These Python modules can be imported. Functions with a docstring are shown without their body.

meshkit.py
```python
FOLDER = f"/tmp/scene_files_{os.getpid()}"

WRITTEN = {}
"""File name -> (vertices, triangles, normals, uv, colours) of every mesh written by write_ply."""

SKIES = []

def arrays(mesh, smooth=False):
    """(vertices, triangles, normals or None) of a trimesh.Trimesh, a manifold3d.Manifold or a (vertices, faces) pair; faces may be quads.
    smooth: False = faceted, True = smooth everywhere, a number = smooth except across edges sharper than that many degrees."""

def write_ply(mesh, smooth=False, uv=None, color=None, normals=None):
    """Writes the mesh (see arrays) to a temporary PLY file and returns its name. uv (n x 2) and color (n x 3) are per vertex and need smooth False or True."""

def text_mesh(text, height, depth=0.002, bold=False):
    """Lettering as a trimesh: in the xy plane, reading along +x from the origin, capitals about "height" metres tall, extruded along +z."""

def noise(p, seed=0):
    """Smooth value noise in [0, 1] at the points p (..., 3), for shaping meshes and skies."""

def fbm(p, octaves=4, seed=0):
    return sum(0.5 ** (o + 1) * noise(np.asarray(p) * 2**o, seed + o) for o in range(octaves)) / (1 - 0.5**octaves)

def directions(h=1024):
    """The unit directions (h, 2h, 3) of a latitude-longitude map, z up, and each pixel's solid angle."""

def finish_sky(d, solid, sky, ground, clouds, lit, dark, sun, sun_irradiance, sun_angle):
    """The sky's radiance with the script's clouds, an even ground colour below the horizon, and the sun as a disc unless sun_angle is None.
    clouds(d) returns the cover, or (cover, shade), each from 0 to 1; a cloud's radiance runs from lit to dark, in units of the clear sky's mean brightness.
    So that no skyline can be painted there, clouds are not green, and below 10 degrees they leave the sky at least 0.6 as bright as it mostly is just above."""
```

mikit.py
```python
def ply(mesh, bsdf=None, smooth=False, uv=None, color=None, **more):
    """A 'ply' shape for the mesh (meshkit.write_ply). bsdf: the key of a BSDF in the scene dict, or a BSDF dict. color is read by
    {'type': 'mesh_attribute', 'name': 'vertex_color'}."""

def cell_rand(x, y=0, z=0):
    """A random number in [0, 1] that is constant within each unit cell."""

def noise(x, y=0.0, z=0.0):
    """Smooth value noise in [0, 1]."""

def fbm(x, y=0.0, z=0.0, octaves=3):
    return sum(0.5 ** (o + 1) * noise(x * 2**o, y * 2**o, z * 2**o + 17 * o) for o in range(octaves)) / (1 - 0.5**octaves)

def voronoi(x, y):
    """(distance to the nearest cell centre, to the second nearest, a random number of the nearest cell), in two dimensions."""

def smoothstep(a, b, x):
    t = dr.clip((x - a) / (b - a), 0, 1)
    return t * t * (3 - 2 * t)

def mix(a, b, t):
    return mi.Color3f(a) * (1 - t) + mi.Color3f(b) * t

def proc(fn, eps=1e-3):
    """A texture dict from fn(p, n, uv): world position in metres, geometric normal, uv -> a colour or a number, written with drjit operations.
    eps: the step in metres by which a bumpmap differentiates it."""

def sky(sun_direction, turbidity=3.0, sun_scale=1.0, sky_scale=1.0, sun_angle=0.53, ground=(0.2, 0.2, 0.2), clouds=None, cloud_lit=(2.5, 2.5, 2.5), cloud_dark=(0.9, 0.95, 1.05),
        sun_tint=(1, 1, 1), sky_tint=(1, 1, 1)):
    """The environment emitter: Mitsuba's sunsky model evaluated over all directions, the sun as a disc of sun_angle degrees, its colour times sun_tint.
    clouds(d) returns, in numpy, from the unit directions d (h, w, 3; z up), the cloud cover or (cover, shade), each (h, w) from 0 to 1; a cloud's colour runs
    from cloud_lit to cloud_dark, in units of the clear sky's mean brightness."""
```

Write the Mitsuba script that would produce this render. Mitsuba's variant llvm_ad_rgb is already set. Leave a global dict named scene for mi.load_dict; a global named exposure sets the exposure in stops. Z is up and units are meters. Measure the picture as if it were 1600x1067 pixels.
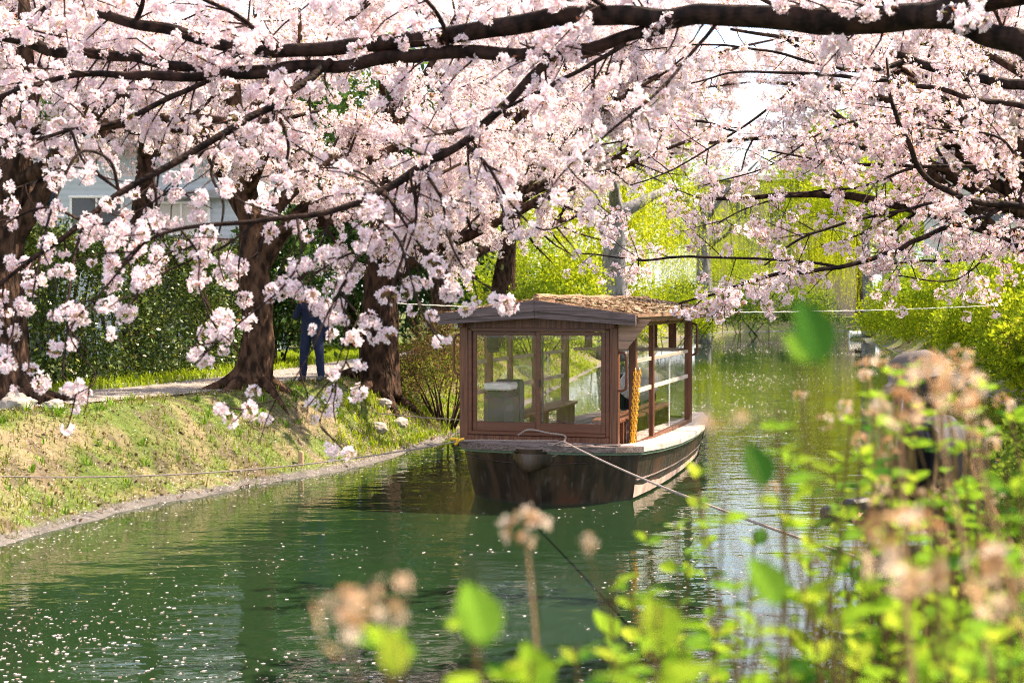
import math
import numpy as np, trimesh, shapely, manifold3d, drjit as dr, mitsuba as mi, mikit, meshkit
from manifold3d import Manifold
from mikit import proc, fbm, noise, voronoi, smoothstep, mix

# ------------------------------------------------------------------ camera, sky, exposure
T = mi.ScalarTransform4f
scene, labels = {}, {}
EYE, F, PITCH = np.array([0.0, 0.0, 2.63]), 2300.0, math.atan(61.5 / 2300.0)
scene['camera'] = {'type': 'thinlens', 'fov': math.degrees(2 * math.atan(800 / F)), 'fov_axis': 'x',
                   'aperture_radius': 0.0062, 'focus_distance': 14.0, 'near_clip': 0.05, 'far_clip': 2000.0,
                   'to_world': T().look_at(origin=EYE.tolist(), target=[0, math.cos(PITCH), 2.63 - math.sin(PITCH)], up=[0, 0, 1])}
SUN = (0.70, 0.27, 0.95)


def cloud_cover(d):
    q = d[..., :2] / np.maximum(d[..., 2:], 0.12)
    p = np.concatenate([q * 0.9, np.full(q.shape[:-1] + (1,), 3.1)], -1)
    n = meshkit.fbm(p, 4, 5)
    return np.clip((n - 0.36) / 0.16 + 0.9 * np.clip(1 - d[..., 2] / 0.4, 0, 1), 0, 1) * 0.93, np.clip((n - 0.62) / 0.25, 0, 1) * 0.3


scene['sky'] = mikit.sky(SUN, turbidity=2.6, clouds=cloud_cover, cloud_lit=(2.0, 2.0, 2.03), sun_tint=(1.0, 0.98, 0.955))
exposure = 3.3


# ------------------------------------------------------------------ helpers
def at(px, py, Y):
    """The point of the photograph's pixel (1600 wide) at the distance Y along the view."""
    c, s, k = math.cos(PITCH), math.sin(PITCH), -(py - 533.5) / F
    d = np.array([(px - 800) / F, c + k * s, -s + k * c])
    return EYE + d * (Y / d[1])


USED = {}


def numbered(name):
    USED[name] = USED.get(name, 0) + 1
    return name if USED[name] == 1 else f'{name}_{USED[name] - 1:03d}'


def thing(name, label, cat, group=None):
    key = numbered(name)
    labels[key] = {'label': label, 'category': cat}
    if group:
        labels[key]['group'] = group
    return key


def put(name, mesh, bsdf, parent=None, smooth=30, label=None, kind=None, color=None):
    key = numbered(f'{parent}__{name}' if parent else name)
    scene[key] = mikit.ply(mesh, bsdf, smooth=smooth, color=color)
    if label or kind:
        labels[key] = {k: v for k, v in (('label', label), ('kind', kind)) if v}
    return key


def single(name, mesh, bsdf, label, cat, smooth=30, group=None):
    key = put(name, mesh, bsdf, None, smooth)
    labels[key] = {'label': label, 'category': cat}
    if group:
        labels[key]['group'] = group
    return key


def inst(key, group, M):
    scene[key] = {'type': 'instance', 'to_world': T(np.ascontiguousarray(M)), 'group': {'type': 'ref', 'id': group}}


def many(key, groups, Ms, rng):
    """Copies as the pieces of one entry: key__001, key__002 ..."""
    pick = rng.integers(0, len(groups), len(Ms))
    for i, M in enumerate(Ms):
        inst(f'{key}__{i + 1:03d}', groups[pick[i]], M)


def cat(meshes):
    vs, fs, n = [], [], 0
    for m in meshes:
        v, f = (m.vertices, m.faces) if hasattr(m, 'faces') else m
        vs.append(np.asarray(v, float)); fs.append(np.asarray(f, int) + n); n += len(v)
    return np.vstack(vs), np.vstack(fs)


def spline(P, n=6):
    P = np.asarray(P, float)
    if len(P) < 3:
        t = np.linspace(0, 1, n + 1)[:, None]
        return P[0] * (1 - t) + P[-1] * t
    Q = np.vstack([2 * P[0] - P[1], P, 2 * P[-1] - P[-2]])
    t = (np.arange(n) / n)[:, None]
    out = [0.5 * (2 * b + (c - a) * t + (2 * a - 5 * b + 4 * c - d) * t**2 + (3 * b - a - 3 * c + d) * t**3)
           for a, b, c, d in zip(Q[:-3], Q[1:-2], Q[2:-1], Q[3:])]
    return np.vstack(out + [P[-1:]])


def tube(P, R, sides=6, cap=True):
    P = np.asarray(P, float)
    R = np.broadcast_to(np.asarray(R, float), (len(P),))
    t = np.gradient(P, axis=0)
    t /= np.linalg.norm(t, axis=1, keepdims=True) + 1e-12
    a = np.cross(t[0], [0, 0, 1.0] if abs(t[0, 2]) < 0.9 else [1.0, 0, 0])
    A = []
    for k in range(len(P)):
        a = a - t[k] * (a @ t[k])
        a /= np.linalg.norm(a) + 1e-12
        A.append(a)
    A = np.array(A)
    B = np.cross(t, A)
    ang = np.arange(sides) * 2 * np.pi / sides
    v = P[:, None] + R[:, None, None] * (np.cos(ang)[None, :, None] * A[:, None] + np.sin(ang)[None, :, None] * B[:, None])
    i, j = np.meshgrid(np.arange(len(P) - 1), np.arange(sides), indexing='ij')
    q = np.stack([i * sides + j, i * sides + (j + 1) % sides, (i + 1) * sides + (j + 1) % sides, (i + 1) * sides + j], -1).reshape(-1, 4)
    f = np.vstack([q[:, [0, 1, 2]], q[:, [0, 2, 3]]])
    v = v.reshape(-1, 3)
    if cap:
        n = len(v)
        v = np.vstack([v, P[:1], P[-1:]])
        k, m = np.arange(sides), (len(P) - 1) * sides
        f = np.vstack([f, np.stack([(k + 1) % sides, k, k * 0 + n], 1), np.stack([m + k, m + (k + 1) % sides, k * 0 + n + 1], 1)])
    return v, f


def rbox(c, s, b=0.008):
    """A box of centre c and size s with chamfered edges."""
    h = np.asarray(s, float) / 2
    b = min(b, 0.45 * h.min())
    pts = []
    for sx in (-1, 1):
        for sy in (-1, 1):
            for sz in (-1, 1):
                for k in range(3):
                    p = h - b
                    p[k] = h[k]
                    pts.append(p * (sx, sy, sz))
    m = trimesh.convex.convex_hull(np.array(pts))
    return np.asarray(m.vertices) + np.asarray(c, float), np.asarray(m.faces)


def beam(p, q, w, h, b=0.006):
    """A chamfered bar from p to q, w wide and h deep."""
    p, q = np.asarray(p, float), np.asarray(q, float)
    L = np.linalg.norm(q - p)
    y = (q - p) / L
    x = np.cross(y, [0, 0, 1.0]) if abs(y[2]) < 0.95 else np.array([1.0, 0, 0])
    x -= y * (x @ y)
    x /= np.linalg.norm(x)
    z = np.cross(x, y)
    v, f = rbox((0, 0, 0), (w, L, h), b)
    return v @ np.stack([x, y, z]) + (p + q) / 2, f


def frames(P, N, S, rng, spin=True, squash=None):
    """4x4 matrices at P whose z axis is N, with scales S and a random spin."""
    N = N / (np.linalg.norm(N, axis=1, keepdims=True) + 1e-9)
    a = rng.normal(size=N.shape) if spin else np.tile([0.13, 0.31, 1.0], (len(N), 1))
    X = np.cross(N, a)
    X /= np.linalg.norm(X, axis=1, keepdims=True) + 1e-9
    Y = np.cross(N, X)
    M = np.zeros((len(P), 4, 4))
    S = np.broadcast_to(S, (len(P),))[:, None]
    M[:, :3, 0], M[:, :3, 1], M[:, :3, 2], M[:, :3, 3], M[:, 3, 3] = X * S, Y * S, N * S, P, 1
    return M


def unit(v):
    return np.asarray(v, float) / np.linalg.norm(v)


# ------------------------------------------------------------------ materials
def rgb(*c):
    return {'type': 'rgb', 'value': list(c)}


def principled(c, rough=0.6, two=True, **kw):
    d = {'type': 'principled', 'base_color': rgb(*c) if isinstance(c, tuple) else c, 'roughness': rough, **kw}
    return {'type': 'twosided', 'b': d} if two else d


def bump(d, tex, scale):
    return {'type': 'bumpmap', 'tex': tex, 'scale': scale, 'b': d}


VC = {'type': 'mesh_attribute', 'name': 'vertex_color'}


def thin(c, trans=1.0, rough=0.5, spec=0.3):
    return {'type': 'principledthin', 'base_color': c if isinstance(c, dict) else rgb(*c), 'roughness': rough, 'diff_trans': trans, 'eta': 1.3 + spec * 0.3}


def bark_fn(c0, c1, k):
    def f(p, n, uv):
        a = fbm(p.x * 14 * k, p.y * 14 * k, p.z * 5 * k, octaves=4)
        return mix(c0, c1, smoothstep(0.3, 0.7, a))
    return f


def bark_h(p, n, uv):
    return fbm(p.x * 18, p.y * 18, p.z * 4, octaves=4)


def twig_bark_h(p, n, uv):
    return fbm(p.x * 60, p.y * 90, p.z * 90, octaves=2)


scene['bark'] = bump(principled(proc(bark_fn((0.014, 0.008, 0.005), (0.075, 0.042, 0.028), 1.0)), 0.85, specular=0.15), proc(bark_h, 0.01), 0.10)
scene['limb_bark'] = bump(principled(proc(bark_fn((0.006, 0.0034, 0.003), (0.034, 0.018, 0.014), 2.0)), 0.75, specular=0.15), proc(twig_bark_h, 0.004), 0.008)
scene['warm_bark'] = bump(principled(proc(bark_fn((0.018, 0.010, 0.006), (0.100, 0.056, 0.036), 1.0)), 0.85, specular=0.15), proc(bark_h, 0.01), 0.10)
scene['grey_bark'] = principled(proc(bark_fn((0.10, 0.095, 0.10), (0.24, 0.23, 0.235), 0.7)), 0.9)
scene['twig'] = principled((0.030, 0.016, 0.013), 0.8, specular=0.15)
scene['petal'] = thin(VC, 1.0, 0.6, 0.1)
scene['leaf'] = thin(VC, 0.95, 0.42, 0.6)
scene['dull_leaf'] = thin(VC, 1.15, 0.6, 0.2)
scene['hedge_leaf'] = principled(VC, 0.32, specular=0.5)
scene['dry'] = thin(VC, 0.8, 0.8, 0.0)


def wood_fn(c0, c1, k=1.0, wear=None, axis=0):
    def f(p, n, uv):
        q = (p.x * 0.958 - p.y * 0.287, p.x * 0.287 + p.y * 0.958, p.z)
        s = [60.0 * k] * 3
        s[axis] = 2.2 * k
        g = fbm(q[0] * s[0], q[1] * s[1], q[2] * s[2], octaves=3)
        c = mix(c0, c1, smoothstep(0.25, 0.75, g))
        if wear is not None:
            w = smoothstep(0.52, 0.72, fbm(q[0] * 3.1, q[1] * 3.1 + 7, q[2] * 6, octaves=4))
            c = mix(c, mi.Color3f(*wear), w * 0.6)
        return c
    return f


def hull_fn(p, n, uv):
    g = fbm(p.x * 9, p.y * 9, p.z * 1.2, octaves=4)
    r = fbm(p.x * 2.6 + 3, p.y * 2.6, p.z * 0.7, octaves=3)
    c = mix((0.016, 0.010, 0.007), (0.052, 0.030, 0.020), smoothstep(0.3, 0.75, g))
    c = mix(c, mi.Color3f(0.11, 0.038, 0.014), smoothstep(0.55, 0.75, r) * 0.55)
    s = smoothstep(0.62, 0.8, fbm(p.x * 22, p.y * 22, p.z * 3, octaves=2))
    c = mix(c, mi.Color3f(0.12, 0.10, 0.09), s * 0.3)
    return mix(c, mi.Color3f(0.03, 0.035, 0.025), smoothstep(0.10, 0.0, p.z + 0.05 * g) * 0.8)


def hull_low_fn(p, n, uv):
    g = fbm(p.x * 7, p.y * 7, p.z * 3, octaves=4)
    return mix((0.36, 0.26, 0.22), (0.55, 0.42, 0.36), smoothstep(0.3, 0.7, g))


def fine_h(p, n, uv):
    return fbm(p.x * 45, p.y * 45, p.z * 12, octaves=2)


scene['hull'] = bump(principled(proc(hull_fn), 0.34, specular=0.5), proc(fine_h, 0.004), 0.003)
scene['hull_low'] = principled(proc(hull_low_fn), 0.6)
scene['cabin_wood'] = principled(proc(wood_fn((0.070, 0.022, 0.009), (0.150, 0.054, 0.023), 1.0, None, 2)), 0.45)
scene['frame_brown'] = principled(proc(wood_fn((0.085, 0.026, 0.011), (0.115, 0.038, 0.017), 0.5, None, 0)), 0.38)
scene['fascia'] = principled(proc(wood_fn((0.065, 0.045, 0.046), (0.14, 0.100, 0.104), 0.9, (0.05, 0.034, 0.032), 0)), 0.75)
scene['bracket'] = principled(proc(wood_fn((0.26, 0.15, 0.10), (0.36, 0.22, 0.16), 0.6, None, 0)), 0.6)
scene['deck_wood'] = principled(proc(wood_fn((0.06, 0.042, 0.038), (0.19, 0.145, 0.14), 1.0, (0.025, 0.018, 0.016), 0)), 0.7)
scene['gunwale'] = principled(proc(wood_fn((0.38, 0.31, 0.27), (0.60, 0.52, 0.46), 1.0, (0.22, 0.16, 0.13), 1)), 0.7)
scene['pale_wood'] = principled(proc(wood_fn((0.34, 0.23, 0.13), (0.50, 0.36, 0.22), 1.0, None, 2)), 0.6)
scene['rail_wood'] = principled(proc(wood_fn((0.30, 0.24, 0.19), (0.46, 0.38, 0.31), 1.0, None, 1)), 0.6)
scene['green_paint'] = principled((0.10, 0.15, 0.10), 0.6)
scene['thatch'] = principled(proc(wood_fn((0.15, 0.080, 0.045), (0.30, 0.185, 0.11), 0.6, (0.07, 0.045, 0.025), 0)), 0.9)
scene['thatch_flake'] = principled(VC, 0.9)
scene['pane'] = {'type': 'thindielectric', 'int_ior': 1.5}
scene['black_rubber'] = principled((0.012, 0.012, 0.014), 0.5)
scene['white_plastic'] = principled((0.72, 0.72, 0.72), 0.3)
scene['grey_plastic'] = principled((0.055, 0.06, 0.062), 0.45)
scene['dry_stem'] = principled((0.42, 0.25, 0.14), 0.8, specular=0.1)
scene['dark_green_plastic'] = principled((0.03, 0.07, 0.05), 0.35)
scene['yellow_plastic'] = principled((0.75, 0.42, 0.03), 0.4)
scene['steel'] = principled((0.45, 0.46, 0.47), 0.35, metallic=0.8)
scene['rope'] = principled(proc(lambda p, n, uv: mix((0.17, 0.13, 0.115), (0.33, 0.27, 0.245), fbm(p.x * 60, p.y * 60, p.z * 60, octaves=2))), 0.9)
scene['pale_rope'] = principled((0.7, 0.7, 0.68), 0.8)
scene['skin'] = principled((0.42, 0.20, 0.13), 0.5)
scene['navy_cloth'] = principled((0.012, 0.022, 0.065), 0.9, sheen=0.3)
scene['black_cloth'] = principled((0.007, 0.007, 0.009), 0.95, specular=0.1)
scene['grey_cloth'] = principled((0.045, 0.042, 0.05), 0.9, sheen=0.3)
scene['hat_cloth'] = principled((0.11, 0.09, 0.085), 0.9)
scene['hair'] = principled((0.012, 0.009, 0.008), 0.5)
scene['shoe'] = principled((0.05, 0.05, 0.06), 0.6)
scene['camera_body'] = principled((0.01, 0.01, 0.011), 0.4)


def wall_fn(c, k):
    def f(p, n, uv):
        return mi.Color3f(*c) * (0.86 + 0.22 * fbm(p.x * 0.9, p.y * 0.9, p.z * 0.6, octaves=3) + 0.05 * dr.sin(p.z * k))
    return f


scene['blue_wall'] = principled(proc(wall_fn((0.46, 0.53, 0.59), 42.0)), 0.7)
scene['cream_wall'] = principled(proc(wall_fn((0.55, 0.53, 0.49), 0.0)), 0.8)
scene['grey_wall'] = principled(proc(wall_fn((0.30, 0.31, 0.33), 0.0)), 0.8)
scene['mauve_wall'] = principled(proc(wall_fn((0.36, 0.27, 0.25), 0.0)), 0.8)
scene['roof_tile'] = principled((0.09, 0.10, 0.115), 0.6)
scene['white_paint'] = principled((0.78, 0.78, 0.76), 0.5)
scene['window_glass'] = principled((0.03, 0.04, 0.05), 0.08, specular=0.6)
scene['fence_wood'] = principled(proc(bark_fn((0.022, 0.018, 0.016), (0.06, 0.05, 0.045), 0.8)), 0.85)
scene['stone'] = bump(principled(proc(lambda p, n, uv: mix((0.16, 0.14, 0.12), (0.40, 0.37, 0.34), fbm(p.x * 9, p.y * 9, p.z * 9, octaves=4))), 0.9), proc(bark_h, 0.01), 0.03)


# ------------------------------------------------------------------ the river, its banks and the path
LEFT = np.array([(-12, -12), (-9, 4), (-7.3, 10), (-5.45, 15.7), (-4.9, 18.2), (-3.97, 20.3), (-2.45, 23.4), (-1.33, 27.7), (-0.5, 32), (0.89, 40.9), (3.2, 57), (7.2, 83), (12, 105), (16.4, 122), (24, 133), (60, 140)], float)
RIGHT = np.array([(-6, -12), (-2.2, 0), (-0.9, 3), (1.15, 5.4), (2.5, 7.5), (3.6, 10), (4.9, 12.5), (6.1, 16), (8, 22), (10.5, 30), (13.3, 41), (17, 60), (20.8, 80), (24, 100), (32, 112), (60, 118)], float)
LEFT_S, RIGHT_S = spline(LEFT, 8), spline(RIGHT, 8)
RIVER = shapely.Polygon(np.vstack([LEFT_S, RIGHT_S[::-1]])).buffer(0)
shapely.prepare(RIVER)
EDGE = RIVER.boundary


def shore(x, y):
    """Metres from the waterline, positive on land."""
    x, y = np.asarray(x, float), np.asarray(y, float)
    pts = shapely.points(np.stack([x.ravel(), y.ravel()], -1))
    d = shapely.distance(pts, EDGE)
    return np.where(shapely.contains(RIVER, pts), -d, d).reshape(x.shape)


def sstep(a, b, x):
    t = np.clip((np.asarray(x, float) - a) / (b - a), 0, 1)
    return t * t * (3 - 2 * t)


def ground_z(x, y, d=None):
    x, y = np.asarray(x, float), np.asarray(y, float)
    d = shore(x, y) if d is None else d
    q = np.stack([x, y, np.zeros_like(x)], -1)
    wob = meshkit.fbm(q * 1.7, 3, 3) - 0.5
    d = d + 0.5 * (meshkit.fbm(q * 0.9 + 40, 4, 6) - 0.5) * np.exp(-np.abs(d))
    land = -0.02 + 0.09 * np.clip(d / 0.22, 0, 1) + 1.10 * sstep(0.12, 2.05, d + 0.3 * wob) + 0.05 * wob * sstep(0.1, 0.6, d) * (1 - 0.7 * sstep(1.9, 2.2, d))
    land = land + 0.012 * np.clip(d - 12, 0, 60)
    return np.where(d > 0, land, np.maximum(-0.9, -0.02 + d * 0.45))


gx = np.concatenate([np.linspace(-90, -14, 30, endpoint=False), np.linspace(-14, 7, 190, endpoint=False), np.linspace(7, 30, 50, endpoint=False), np.linspace(30, 110, 24)])
gy = np.concatenate([np.linspace(-14, 12, 50, endpoint=False), np.linspace(12, 36, 210, endpoint=False), np.linspace(36, 90, 70, endpoint=False), np.linspace(90, 260, 36)])
GX, GY = np.meshgrid(gx, gy)
GZ = ground_z(GX, GY)
nx, ny = len(gx), len(gy)
ii = (np.arange(ny - 1)[:, None] * nx + np.arange(nx - 1)[None]).ravel()
gf = np.vstack([np.stack([ii, ii + 1, ii + nx + 1], 1), np.stack([ii, ii + nx + 1, ii + nx], 1)])


def ground_fn(p, n, uv):
    a = fbm(p.x * 1.3, p.y * 1.3, 0.5, octaves=5)
    b = fbm(p.x * 7.0 + 9, p.y * 7.0, 2.5, octaves=3)
    dry = mix((0.10, 0.076, 0.042), (0.25, 0.20, 0.115), b)
    green = mix((0.035, 0.06, 0.008), (0.11, 0.15, 0.02), b)
    c = mix(dry, green, smoothstep(0.36, 0.58, a + 0.12 * smoothstep(0.9, 1.25, p.z)))
    c = mix(c, mi.Color3f(0.075, 0.055, 0.04), smoothstep(0.50, 0.66, fbm(p.x * 3.1, p.y * 3.1 + 40, 1.0, octaves=4)) * 0.7)
    mud = mix((0.05, 0.045, 0.042), (0.15, 0.138, 0.133), fbm(p.x * 5, p.y * 5, 8.0, octaves=4))
    return mix(mud, c, smoothstep(0.05, 0.10, p.z + 0.05 * (b - 0.5)))


scene['ground_mat'] = bump(principled(proc(ground_fn), 0.95), proc(lambda p, n, uv: fbm(p.x * 11, p.y * 11, p.z * 11, octaves=3), 0.01), 0.05)
put('ground', (np.stack([GX.ravel(), GY.ravel(), GZ.ravel()], 1), gf), 'ground_mat', smooth=True, kind='structure', label='grassy river bank with patches of dry straw and mud at the waterline')


def offset_line(line, d):
    t = np.gradient(line, axis=0)
    t /= np.linalg.norm(t, axis=1, keepdims=True)
    return line + np.stack([-t[:, 1], t[:, 0]], 1) * d


core = LEFT_S[(LEFT_S[:, 1] > 8) & (LEFT_S[:, 1] < 75)]
core = spline(core, 4)
for _ in range(60):
    core[1:-1] = (core[:-2] + core[1:-1] + core[2:]) / 3
rows = [offset_line(core, d) for d in np.linspace(2.3, 4.3, 7)]
pv = np.vstack([np.column_stack([r, ground_z(r[:, 0], r[:, 1]) + 0.022]) for r in rows])
n_ = len(core)
jj = (np.arange(6)[:, None] * n_ + np.arange(n_ - 1)[None]).ravel()
pf = np.vstack([np.stack([jj, jj + 1, jj + n_ + 1], 1), np.stack([jj, jj + n_ + 1, jj + n_], 1)])
scene['path_mat'] = bump(principled(proc(lambda p, n, uv: mix((0.12, 0.105, 0.092), (0.235, 0.21, 0.19), fbm(p.x * 6, p.y * 6, 1.0, octaves=5))), 0.95), proc(lambda p, n, uv: fbm(p.x * 40, p.y * 40, 0.0, octaves=2), 0.005), 0.01)
put('path', (pv, pf), 'path_mat', smooth=True, kind='structure', label='pale gravel footpath along the top of the bank')


def ripple(p, n, uv):
    far = 1 / (1 + 0.012 * p.y)
    calm = 0.35 + 0.9 * smoothstep(0.35, 0.65, fbm(p.x * 0.16, p.y * 0.10, 2.0, octaves=2))
    return (0.0092 * fbm(p.x * 1.5, p.y * 2.9, 0.3, octaves=2) + 0.0046 * fbm(p.x * 4.2 + 5, p.y * 8.5, 4.3, octaves=2) + 0.0006 * noise(p.x * 19, p.y * 27, 9.1)) * far * calm


scene['water_mat'] = bump({'type': 'plastic', 'int_ior': 1.33, 'nonlinear': False, 'diffuse_reflectance': proc(lambda p, n, uv: mix((0.0075, 0.022, 0.0085), (0.015, 0.034, 0.0125), fbm(p.x * 0.25, p.y * 0.25, 0.0, octaves=3)))}, proc(ripple, 0.02), 1.0)
put('river_water', (np.array([(-60, -14, 0), (70, -14, 0), (70, 180, 0), (-60, 180, 0.0)]), np.array([(0, 1, 2), (0, 2, 3)])), 'water_mat', smooth=False, kind='structure', label='green rippling river water scattered with fallen petals')

# grass: one blade is a bent narrow strip
rng = np.random.default_rng(11)


def grass(N, xlo, xhi, ylo, yhi, keep, size, c_lo, c_hi, straw):
    x, y = rng.uniform(xlo, xhi, N), rng.uniform(ylo, yhi, N)
    d = shore(x, y)
    pat = meshkit.fbm(np.stack([x * 1.3, y * 1.3, np.full(N, 0.5)], -1), 4, 0)
    k = keep(x, y, d, pat, rng.random(N))
    x, y, d, pat = x[k], y[k], d[k], pat[k]
    n = len(x)
    h = size * rng.uniform(0.5, 1.3, n)
    a, lean = rng.uniform(0, 2 * np.pi, n), rng.uniform(0.2, 0.9, n)
    w = h * 0.09
    base = np.stack([x, y, ground_z(x, y, d) - 0.01], 1)
    side = np.stack([np.cos(a), np.sin(a), 0 * a], 1) * w[:, None]
    tilt = np.stack([-np.sin(a), np.cos(a), 0 * a], 1) * (h * lean)[:, None]
    up = np.array([0, 0, 1.0])
    mid = base + tilt * 0.35 + up * (h * 0.6)[:, None]
    tip = base + tilt + up * (h * (1.05 - 0.3 * lean))[:, None]
    v = np.stack([base - side, base + side, mid - side * 0.7, mid + side * 0.7, tip], 1).reshape(-1, 3)
    o = np.arange(n)[:, None] * 5
    f = np.vstack([o + (0, 1, 3), o + (0, 3, 2), o + (2, 3, 4)])
    t = rng.random(n)[:, None]
    col = np.asarray(c_lo) * (1 - t) + np.asarray(c_hi) * t
    s = (rng.random(n) < straw)[:, None]
    col = np.where(s, np.array([0.30, 0.235, 0.12]) * rng.uniform(0.7, 1.2, (n, 1)), col)
    return v, f, np.repeat(col, 5, 0)


g1 = grass(90000, -11, 1, 13, 36, lambda x, y, d, p, r: (d > 0.25) & (d < 2.4) & (r < 0.16 + 1.6 * np.clip(p - 0.38, 0, 1) * 5), 0.085, (0.08, 0.13, 0.012), (0.28, 0.34, 0.03), 0.35)
g2 = grass(60000, -14, 3, 16, 50, lambda x, y, d, p, r: (d > 4.2) & (d < 7.5), 0.15, (0.18, 0.28, 0.012), (0.38, 0.48, 0.025), 0.03)
g3 = grass(60000, -3, 5, 24, 60, lambda x, y, d, p, r: (d > 0.15) & (d < 3.0), 0.14, (0.18, 0.28, 0.012), (0.40, 0.48, 0.025), 0.05)
g4 = grass(9000, -11, 1, 13, 36, lambda x, y, d, p, r: (d > 0.12) & (d < 0.55) & (r < p * 1.2), 0.10, (0.10, 0.16, 0.02), (0.30, 0.36, 0.03), 0.15)
g5 = grass(150000, -11, 1, 13, 36, lambda x, y, d, p, r: (d > 0.15) & (d < 2.4) & (r < 0.75), 0.045, (0.07, 0.10, 0.012), (0.22, 0.26, 0.03), 0.6)
gv, gf2 = cat([g[:2] for g in (g1, g2, g3, g4, g5)])
put('grass', (gv, gf2), 'dull_leaf', smooth=False, kind='stuff', label='short bright green and straw coloured grass on the river bank', color=np.vstack([g[2] for g in (g1, g2, g3, g4, g5)]))
labels['grass']['category'] = 'grass'

# leaf litter and clods on the slope
N = 16000
x, y = rng.uniform(-11, 1, N), rng.uniform(13, 36, N)
d = shore(x, y)
k = (d > 0.08) & (d < 2.6) & (rng.random(N) < 0.25 + 2.0 * np.clip(meshkit.fbm(np.stack([x * 0.9, y * 0.9, np.zeros(N)], -1), 3, 14) - 0.42, 0, 1) * 2)
x, y, d = x[k], y[k], d[k]
n = len(x)
s, a = rng.uniform(0.012, 0.045, n), rng.uniform(0, 2 * np.pi, n)
c = np.stack([x, y, ground_z(x, y, d) + 0.012], 1)
ax = np.stack([np.cos(a), np.sin(a), rng.normal(0, 0.35, n)], 1) * s[:, None]
ay = np.stack([-np.sin(a), np.cos(a), rng.normal(0, 0.35, n)], 1) * (s * 0.5)[:, None]
lit = np.stack([c - ax, c - ay + (0, 0, 0.012), c + ax, c + ay + (0, 0, 0.012)], 1).reshape(-1, 3)
o = np.arange(n)[:, None] * 4
pal = np.array([(0.10, 0.055, 0.03), (0.20, 0.12, 0.06), (0.05, 0.035, 0.025), (0.28, 0.20, 0.12)])
key = put('leaf_litter', (lit, np.vstack([o + (0, 1, 3), o + (1, 2, 3)])), 'dull_leaf', smooth=False, kind='stuff', label='brown dead leaves lying on the grassy bank', color=np.repeat(pal[rng.integers(0, 4, n)], 4, 0))
labels[key]['category'] = 'leaves'
x, y = rng.uniform(-10, 0, 900), rng.uniform(14, 34, 900)
d = shore(x, y)
k = (d > 0.3) & (d < 2.3)
x, y, d = x[k][:260], y[k][:260], d[k][:260]
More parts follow.
